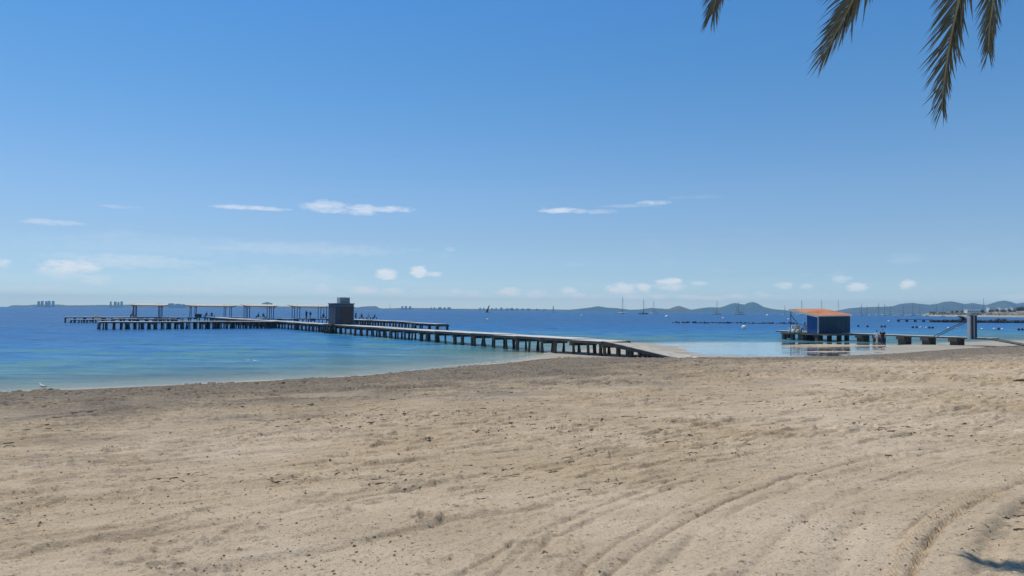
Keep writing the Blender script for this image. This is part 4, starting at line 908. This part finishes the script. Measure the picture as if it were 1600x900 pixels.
# headland on the right
HEADM = mat('headland_soil', (.16,.15,.10), .95, .35, .06, c2=(.34,.30,.22))
ridge('headland', [(1440,492),(1449,489.6),(1460,488.6),(1480,487.2),(1500,486.6),(1520,486.8),(1545,486.4),(1570,485.8),(1600,485),(1680,483),(1800,482),(1900,488)], 1350, 130, HEADM, jitter=1.6)
SANDF = mat('headland_beach', (.38,.34,.26), .95, .1, .05)
mb = MB(); pts = []
for px, yb in ((1452, 494.2), (1475, 494.6), (1500, 495), (1540, 495.4), (1570, 495.7), (1600, 496), (1700, 497), (1850, 498)):
    x0, y0 = G(px, yb); pts.append(((x0, y0, .1), (XD(px, 1290), 1290, 2.6)))
v = [q for p in pts for q in p]; mb.add(v, [(2 * i, 2 * i + 2, 2 * i + 3, 2 * i + 1) for i in range(len(pts) - 1)]); tag(mb.build('headland_beach', SANDF), kind='structure')
def house(px0, px1, yt, D, lab, win=4, zb=None):
    H = ZD(px0, yt, D); w = (px1 - px0) * D / F; px = (px0 + px1) / 2; zb = 5.0
    e = empty('white_building', (XD(px, D), D, zb), 0, lab, 'building', 'white buildings on the headland'); h = H - zb
    mb = MB(); mb.box((0, 0, h / 2), (w, 9, h)); wl_ = mb.build('wall', M['whitew'], e)
    mb = MB(); mb.box((0, 0, h + .2), (w + .8, 9.8, .4)); mb.build('roof', M['whitew'], e)
    for k in range(win):
        mb = MB(); mb.box((-w / 2 + w * (k + .5) / win, -4.52, h * .45), (w / win * .45, .12, h * .38)); mb.build('window', M['glass'], e)
for a in ((1509, 1530, 483.2, 1270, 'long low white building on the sandy headland above the gate', 7), (1543.5, 1552, 480.6, 1330, 'tallest white building right of the yacht mast', 3), (1552.5, 1557.5, 482.2, 1330, 'small white building attached right of the tallest one', 2), (1560.5, 1567, 480.8, 1335, 'square white building in the middle of the headland row', 2), (1572, 1576, 481.6, 1340, 'tiny white building between the square ones', 1), (1580, 1586, 481, 1335, 'white building before the dark trees at the right edge', 2), (1588, 1590.5, 481.2, 1340, 'tiniest white building nearest the right edge', 1)):
    house(*a)
def leafy(mb, c, r, n_, size, squash=.75):
    for _ in range(n_):
        d = Vector((random.gauss(0, 1), random.gauss(0, 1), random.gauss(0, 1))).normalized(); q = r * random.random() ** .4
        p = Vector(c) + Vector((d.x * q, d.y * q, d.z * q * squash)); a = Vector((random.gauss(0, 1), random.gauss(0, 1), random.gauss(0, 1))).normalized(); b_ = a.orthogonal().normalized(); s = size * random.uniform(.6, 1.4)
        mb.add([p + a * s, p + b_ * s * .6, p - a * s, p - b_ * s * .6], [(0, 1, 2, 3)])
def far_tree(px, D, ytop, w, lab, zb=4.0, mt='olive2'):
    H = ZD(px, ytop, D) - zb; e = empty('tree', (XD(px, D), D, zb), 0, lab, 'tree', 'dark trees on the headland')
    mb = MB(); mb.tube([(0, 0, 0), (.2, 0, H * .5), (0, .2, H * .8)], [.4, .28, .12], 6); mb.build('trunk', M['wood'], e)
    mb = MB()
    for k in range(6): leafy(mb, (random.uniform(-.4, .4) * w, random.uniform(-.4, .4) * w, H * random.uniform(.5, .82)), w * random.uniform(.28, .42), 70, w * .09)
    mb.build('crown', M[mt], e)
tl = [(1532,483.6,6),(1536,484.2,5),(1547,484,5),(1549.5,484.6,7),(1558.5,482.6,5),(1565,484.2,6),(1570,482.4,5),(1577.5,482,6),(1584,484.2,6),(1593,479.6,9),(1596,478.8,9),(1600,478,10),(1495,485.2,5),(1488,485.6,4),(1503,485.2,5),(1608,478,11),(1622,478.5,11),(1640,479,12)]
tn = ['dark tree left of the yacht mast', 'low dark tree at the foot of the yacht mast', 'dark tree in front of the tallest white building', 'wide low tree below the tallest white building', 'dark tree between the small and the square white building', 'low tree in front of the square white building', 'dark tree left of the tiny white building', 'dark tree right of the tiny white building', 'low tree in front of the right white building', 'large dark tree at the right edge, left one', 'large dark tree at the right edge, middle one', 'tallest dark tree at the very right edge', 'small scrubby tree left of the long white building', 'smallest scrubby tree on the headland ridge', 'small tree touching the long white building', 'dark tree just past the right edge', 'dark tree further past the right edge', 'dark tree furthest right on the headland']
for (px, yt, w), lab in zip(tl, tn): far_tree(px, 1300 if w < 7 else 1320, yt, w, lab)
mb = MB()
for _ in range(900):
    px = random.uniform(1452, 1650); D = random.uniform(1235, 1310); leafy(mb, (XD(px, D), D, 1.6 + (D - 1235) / 75 * 5 + random.uniform(-.3, 1.0)), random.uniform(.8, 2.2), 5, .8)
tag(mb.build('scrub', M['olive']), 'low olive scrub scattered over the sandy headland', 'scrub', kind='stuff')

# rock breakwater and small jetty
bw = empty('breakwater', (XD(1480, 313), 313, 0), 0, 'low dark rock breakwater running behind the gate to the right edge', 'breakwater')
rockm = []
for k in range(5):
    mb = MB(); mb.ball((0, 0, 0), (1, .8, .7), 7, 5, noise=.22); rockm.append(mb.mesh('rock', M['rock']))
bx0 = bw.location.x
for i in range(150):
    px = 1456 + i * 1.35; 
    for rr in range(1 if i > 110 else 2):
        D = 313 + random.uniform(-1.5, 2.5); s = random.uniform(.38, .75); z_ = random.uniform(-.05, .75) * (.6 if px < 1470 else 1)
        inst('rock', rockm[random.randrange(5)], bw, (XD(px, D) - bx0 + random.uniform(-.3, .3), D - 313, z_), (random.random() * 6, random.random(), random.random() * 6), (s * 1.2, s, s))
mb = MB(); mb.box((26, 1.2, .35), (64, 3.0, 1.1)); mb.build('core', M['rock'], bw)
jt = empty('small_jetty', (XD(1403, 320), 320, 0), 0, 'thin dark jetty on five posts left of the rock breakwater', 'jetty')
Lj = (1457 - 1403) * 320 / F
for i in range(4): mb = MB(); mb.box((Lj * (i + .5) / 4, 0, .98), (Lj / 4 - .08, 1.6, .2)); mb.build('deck_slab', M['slabside'], jt)
for i in range(5):
    for y in (-.6, .6): mb = MB(); mb.box((.2 + (Lj - .4) * i / 4, y, .2), (.38, .38, 1.4)); mb.build('post', M['dark'], jt)
sb = empty('shrub', (XD(1505, 312), 312, .7), 0, 'rounded olive green shrub on the breakwater left of the gate', 'shrub')
mb = MB(); mb.tube([(0, 0, 0), (0, 0, 1.2)], [.15, .08], 6); mb.build('stem', M['wood'], sb)
mb = MB()
for k in range(9): leafy(mb, (random.uniform(-1.5, 1.5), random.uniform(-.6, .6), random.uniform(.3, 1.7)), random.uniform(.6, .9), 130, .16)
mb.build('foliage', M['olive'], sb)
mb = MB(); 
sb2 = empty('shrub', (XD(1562, 314), 314, .6), 0, 'wide grey green shrub on the breakwater right of the gate', 'shrub')
mb = MB(); mb.tube([(0, 0, 0), (0, 0, .8)], [.12, .06], 6); mb.build('stem', M['wood'], sb2)
mb = MB()
for k in range(9): leafy(mb, (random.uniform(-2.2, 2.2), random.uniform(-.6, .6), random.uniform(.2, .8)), random.uniform(.5, .7), 90, .14)
mb.build('foliage', M['olive'], sb2)

# ------------------------------------------------------------------ gull, log, stones, weed
x, y = G(70, 609.5); e = empty('gull', (x, y, .0), R(70), 'small white gull standing at the water edge on the left', 'bird')
e.scale = (1.05, 1.05, 1.05)
mb = MB(); mb.tube([(0, -.20, .13), (0, -.10, .15), (0, 0, .16), (0, .09, .19), (0, .12, .23), (0, .13, .27)], [.012, .04, .065, .05, .032, .03], 10); mb.ball((0, .145, .275), (.03, .04, .03), 8, 6); mb.build('body', M['gull'], e, True)
for s_ in (-1, 1):
    mb = MB(); mb.tube([(s_ * .045, .06, .19), (s_ * .055, -.05, .18), (s_ * .03, -.24, .15)], [.03, .035, .006], 6); mb.build('wing', M['gullg'], e, True)
    mb = MB(); mb.tube([(s_ * .02, .0, .12), (s_ * .02, .01, 0)], .005, 5); mb.build('leg', M['yellow'], e)
mb = MB(); mb.tube([(0, .18, .272), (0, .22, .262)], [.009, .002], 6); mb.build('bill', M['yellow'], e)
x, y = G(84, 611, .03); mb = MB(); mb.ball((0, 0, .05), (.16, .09, .06), 10, 6, noise=.15); tag(mb.build('weed_clump', M['weed'], None, loc=(x, y, gz(x, y))), 'dark wet weed clump at the water edge right of the gull', 'seaweed', 'weed clumps on the sand')
def clump(px, py, s, lab, mt='weed', z=1.75):
    x, y = G(px, py, z); z0 = gz(x, y); mb = MB()
    for k in range(12):
        a = random.random() * 6.28; r_ = random.random() * s * .5; p = Vector((math.cos(a) * r_, math.sin(a) * r_, .01)); q = p + Vector((random.uniform(-1, 1), random.uniform(-1, 1), .35 * random.random())) * s * .45
        mb.tube([p, (p + q) / 2 + Vector((0, 0, s * .12)), q], [s * .05, s * .06, s * .02], 5)
    tag(mb.build('weed_clump', M[mt], None, loc=(x, y, z0)), lab, 'seaweed', 'weed clumps on the sand')
for a in ((1387, 697.5, .09, 'dark weed clump alone on the smooth sand at right'), (668, 783, .07, 'dark weed scrap in the middle foreground, by a churned spot'), (855, 838, .06, 'weed scrap inside the dug hollow in the foreground'), (1256, 796, .05, 'small weed scrap on the tyre tracks right of centre'), (740, 634, .16, 'weed clump in the churned sand above the centre'), (672, 648, .16, 'weed clump left of the one above the centre'), (1040, 900, .05, 'weed scrap at the bottom edge, right of centre'),
          (1428, 566.5, .28, 'dark weed clump on the beach below the short pier blocks')):
    clump(*a)
x, y = G(1596, 607, 1.4); mb = MB(); mb.tube([(-.25, 0, .03), (0, .03, .05), (.5, 0, .04)], [.02, .04, .035], 8); tag(mb.build('driftwood', M['weed'], None, loc=(x, y, gz(x, y)), smooth=True), 'dark stick of driftwood on the sand at the right edge', 'driftwood')
# loose stones and shell bits: nobody could count them
N = 9000
D_ = 4.3 * (70 / 4.3) ** rng.random(N); A_ = R(-40) + R(80) * rng.random(N); X = D_ * np.sin(A_); Y = D_ * np.cos(A_)
keep = (sdist(WRACK, X, Y) > .3) & (fbm(X / 1.5 + 3, Y / 1.5, 3) + .12 * rng.random(N) > .50); X = X[keep]; Y = Y[keep]; D_ = D_[keep]; Z = ground(X, Y)
S = (.0035 + .0075 * rng.random(len(X)) ** 3) * (1 + D_ * .09)
tv = np.array([[0, 0, .8], [1, 0, 0], [-.3, .9, 0], [-.8, -.5, 0], [0, 0, -.5], [.2, -1, .1]]); tf = [(0, 1, 2), (0, 2, 3), (0, 3, 5), (0, 5, 1), (4, 2, 1), (4, 3, 2), (4, 5, 3), (4, 1, 5)]
vs = []; fs = []
for i in range(len(X)):
    a = random.random() * 6.28; ca, sa_ = math.cos(a), math.sin(a); e1, e2 = random.uniform(.7, 1.6), random.uniform(.6, 1.1)
    o_ = len(vs)
    for p in tv: px_, py_ = p[0] * e1, p[1] * e2; vs.append((X[i] + S[i] * (px_ * ca - py_ * sa_), Y[i] + S[i] * (px_ * sa_ + py_ * ca), Z[i] + S[i] * (p[2] * .8 + .15)))
    fs += [tuple(k + o_ for k in f) for f in tf]
mb = MB(); mb.v = vs; mb.f = fs; mb.m = [0] * len(fs)
tag(mb.build('pebbles', M['stone']), 'small stones, shell bits and weed crumbs strewn over the sand', 'pebbles', kind='stuff')

# dry weed wisps, many standing in as dark dashes for sand ledge shadows: nobody could count them
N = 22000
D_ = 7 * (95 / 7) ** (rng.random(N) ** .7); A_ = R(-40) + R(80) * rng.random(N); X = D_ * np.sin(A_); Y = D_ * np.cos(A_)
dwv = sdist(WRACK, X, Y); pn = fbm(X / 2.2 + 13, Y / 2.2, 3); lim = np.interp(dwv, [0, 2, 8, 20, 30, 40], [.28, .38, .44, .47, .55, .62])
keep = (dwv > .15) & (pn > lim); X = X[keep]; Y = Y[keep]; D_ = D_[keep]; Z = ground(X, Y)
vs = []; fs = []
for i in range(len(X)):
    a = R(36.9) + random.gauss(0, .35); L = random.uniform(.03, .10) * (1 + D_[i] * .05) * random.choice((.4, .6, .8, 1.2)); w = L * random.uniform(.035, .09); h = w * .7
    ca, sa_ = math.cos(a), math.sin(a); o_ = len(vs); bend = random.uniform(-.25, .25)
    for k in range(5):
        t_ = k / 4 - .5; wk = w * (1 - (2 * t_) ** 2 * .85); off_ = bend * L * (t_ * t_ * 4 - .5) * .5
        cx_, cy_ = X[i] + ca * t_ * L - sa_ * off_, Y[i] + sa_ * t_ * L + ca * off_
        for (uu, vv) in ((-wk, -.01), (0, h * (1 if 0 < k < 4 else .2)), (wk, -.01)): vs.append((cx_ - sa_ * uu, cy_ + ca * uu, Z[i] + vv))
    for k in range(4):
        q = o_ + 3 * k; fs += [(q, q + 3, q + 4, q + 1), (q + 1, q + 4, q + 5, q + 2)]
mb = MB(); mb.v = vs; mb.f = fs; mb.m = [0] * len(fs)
tag(mb.build('weed_and_shade_dashes', M['weed']), 'dry brown weed wisps and dark dashes standing in for ledge shadows on the beach', 'seaweed', kind='stuff')

# ------------------------------------------------------------------ date palm beside the camera, its fronds hang into the view
PC = Vector((3.6, 2.6, 8.2)); pb = gz(3.6, 2.3)
palm = empty('date_palm', (3.7, 2.3, pb), 0, 'date palm whose drooping fronds hang into the top right corner', 'palm tree')
off = Vector(palm.location)
mb = MB(); N = 34; pts = []; rd = []
for i in range(N + 1):
    f = i / N; p = Vector((3.7, 2.3, pb - .1)).lerp(PC - Vector((0, 0, .2)), f) + Vector((.06 * math.sin(f * 3), 0, 0)); pts.append(p - off); rd.append(.27 * (1.15 - .25 * f) * (1.0 + (.12 if i % 2 else -.04)))
mb.tube(pts, rd, 14); mb.build('trunk', M['bark'], palm)
mb = MB()
for k in range(60):
    a = k * 2.4; z = PC.z - off.z - .2 - k * .028; mb.box((PC.x - off.x + math.cos(a) * .26, PC.y - off.y + math.sin(a) * .26, z), (.12, .1, .3), rz=a, taper=.6)
mb.build('leaf_bases', M['bark'], palm)
leafm = []
for k in range(4):               # a folded blade, unit length along X
    mb = MB(); v = []; f = []; nseg = 5
    for i in range(nseg + 1):
        t = i / nseg; w = .027 * (1 - .0) * (math.sin(math.pi * min(1, t * .9 + .12)) ** .6) * (1 - t) ** .35 + .0008; zc = -.10 * (k * .35 + .3) * t ** 2; yc = (.04 * (k - 1.5)) * t ** 2
        v += [(t, yc - w, zc + w * .6), (t, yc, zc), (t, yc + w, zc + w * .6)]
    for i in range(nseg):
        a = i * 3; f += [(a, a + 3, a + 4, a + 1), (a + 1, a + 4, a + 5, a + 2)]
    mb.add(v, f); leafm.append(mb.mesh('leaflet', M['leaf'], True))
def bez(p, t): a, b_, c_, d_ = p; s = 1 - t; return a * s ** 3 + b_ * 3 * s * s * t + c_ * 3 * s * t * t + d_ * t ** 3
camv = Vector((0, 0, EYE))
def frond(P4, name_visible, llen=.40, spread=.5, gap=.021, seed=0, up=Vector((0, 0, 1)), side_bias=0.0):
    rs = random.Random(seed); N = 60; C = [bez(P4, i / N) for i in range(N + 1)]
    Ls = [0]
    for i in range(N): Ls.append(Ls[-1] + (C[i + 1] - C[i]).length)
    T = Ls[-1]
    mb = MB(); mb.tube([c - off for c in C], [.030 * (1 - i / N) ** .7 + .004 for i in range(N + 1)], 6)
    ob = mb.build('frond', M['rachis'], palm, True)
    rest = MB(); cnt = 0
    d = T * .14
    while d < T:
        i = max(k for k in range(N + 1) if Ls[k] <= d); i = min(i, N - 1); q = (d - Ls[i]) / max(1e-6, Ls[i + 1] - Ls[i]); p = C[i].lerp(C[i + 1], q); tn = (C[i + 1] - C[i]).normalized()
        side = tn.cross(up)
        if side.length < .2: side = tn.cross(Vector((0, 1, 0)))
        side.normalize()
        f = d / T; ln = llen * (.55 + .45 * math.sin(math.pi * min(1, .15 + f * .8))) * (1 - .30 * max(0, f - .88) / .12)
        for s_ in (-1, 1):
            sp = spread * (1 - .35 * max(0, f - .85) / .15) * rs.uniform(.65, 1.25) * (1 + side_bias * s_)
            nrm = side.cross(tn) * rs.uniform(-.12, .30)
            dirv = (tn + side * s_ * sp + nrm + Vector((0, 0, -.22)) * rs.random()).normalized()
            l_ = ln * rs.uniform(.8, 1.12); z_ax = dirv.cross(side * s_).normalized(); y_ax = z_ax.cross(dirv)
            tw = rs.uniform(-.9, .9); y2 = y_ax * math.cos(tw) + z_ax * math.sin(tw); z2 = dirv.cross(y2)
            Mx = Matrix(((dirv.x * l_, y2.x * l_ * 1.0, z2.x * l_, p.x - off.x), (dirv.y * l_, y2.y * l_, z2.y * l_, p.y - off.y), (dirv.z * l_, y2.z * l_, z2.z * l_, p.z - off.z), (0, 0, 0, 1)))
            lm = leafm[rs.randrange(4)]; tip = p + dirv * l_
            vis = name_visible and (tip.y > 1) and (EYE + .425 * tip.y > min(tip.z, p.z))
            if vis:
                o = bpy.data.objects.new('leaflet', lm); link(o, ob); o.matrix_local = Mx; cnt += 1
            else:
                rest.add([Mx @ v.co for v in lm.vertices], [tuple(pl.vertices) for pl in lm.polygons])
        d += gap * rs.uniform(.8, 1.2)
    if rest.v: tag(rest.build('leaflets', M['leaf'], ob, True), kind='stuff')
    return cnt
V = Vector
def PXP(px, py, D): return V((XD(px, D), D, ZD(px, py, D)))
vis = [
 ([PC, PC + V((-.5, .9, .9)), PXP(1150, -190, 6.6), PXP(1114, 14, 6.95)], .50, .62, 0.0),
 ([PC, PC + V((-.2, 1.0, .9)), PXP(1400, -110, 5.9), PXP(1290, 80, 6.3)], .56, .72, -.15),
 ([PC, PC + V((0, 1.1, .8)), PXP(1492, -150, 5.7), PXP(1475, 168, 6.2)], .44, .54, -.32),
 ([PC, PC + V((.15, 1.0, .9)), PXP(1553, -190, 5.5), PXP(1549, 78, 6.0)], .40, .38, 0.0)]
tot = 0
for i, (p4, ll, sp, sbs) in enumerate(vis): tot += frond(p4, True, ll, sp, .0165 if i else .0105, 11 + i, side_bias=sbs)
print('visible leaflets', tot)
for k in range(24):
    a = k * 2.399963; el_ = .15 + .75 * ((k * .618) % 1); o = V((math.cos(a), math.sin(a), 0))
    fwd = o.y > -.1
    Lr = 3.4
    drop = (-.9 if fwd else -2.6) * (1 - el_) + (1.6 if fwd else .6) * el_
    if fwd and o.x < .3: drop = max(drop, .9)
    end = PC + o * Lr * (1 - .35 * el_) + V((0, 0, drop))
    frond([PC, PC + o * .9 + V((0, 0, .8 + el_)), PC + o * 2.3 + V((0, 0, max(.9, drop + 1.0) + el_)), end], False, .42, .7, .07, 40 + k)

# ------------------------------------------------------------------ haze
m = bpy.data.materials.new('haze_air'); m.use_nodes = True; nt = m.node_tree
for x_ in list(nt.nodes):
    if x_.type != 'OUTPUT_MATERIAL': nt.nodes.remove(x_)
pv = nt.nodes.new('ShaderNodeVolumePrincipled'); pv.inputs['Color'].default_value = (.34, .70, 1.0, 1); pv.inputs['Density'].default_value = 1.0e-4; pv.inputs['Anisotropy'].default_value = 0.0
nt.links.new(pv.outputs[0], [x_ for x_ in nt.nodes if x_.type == 'OUTPUT_MATERIAL'][0].inputs['Volume'])
mb = MB(); mb.box((0, 0, 75), (19600, 19600, 158)); hz = mb.build('haze', m); tag(hz, 'pale sea haze filling the air over the water', 'haze', kind='stuff')
print('objects', len(bpy.data.objects))
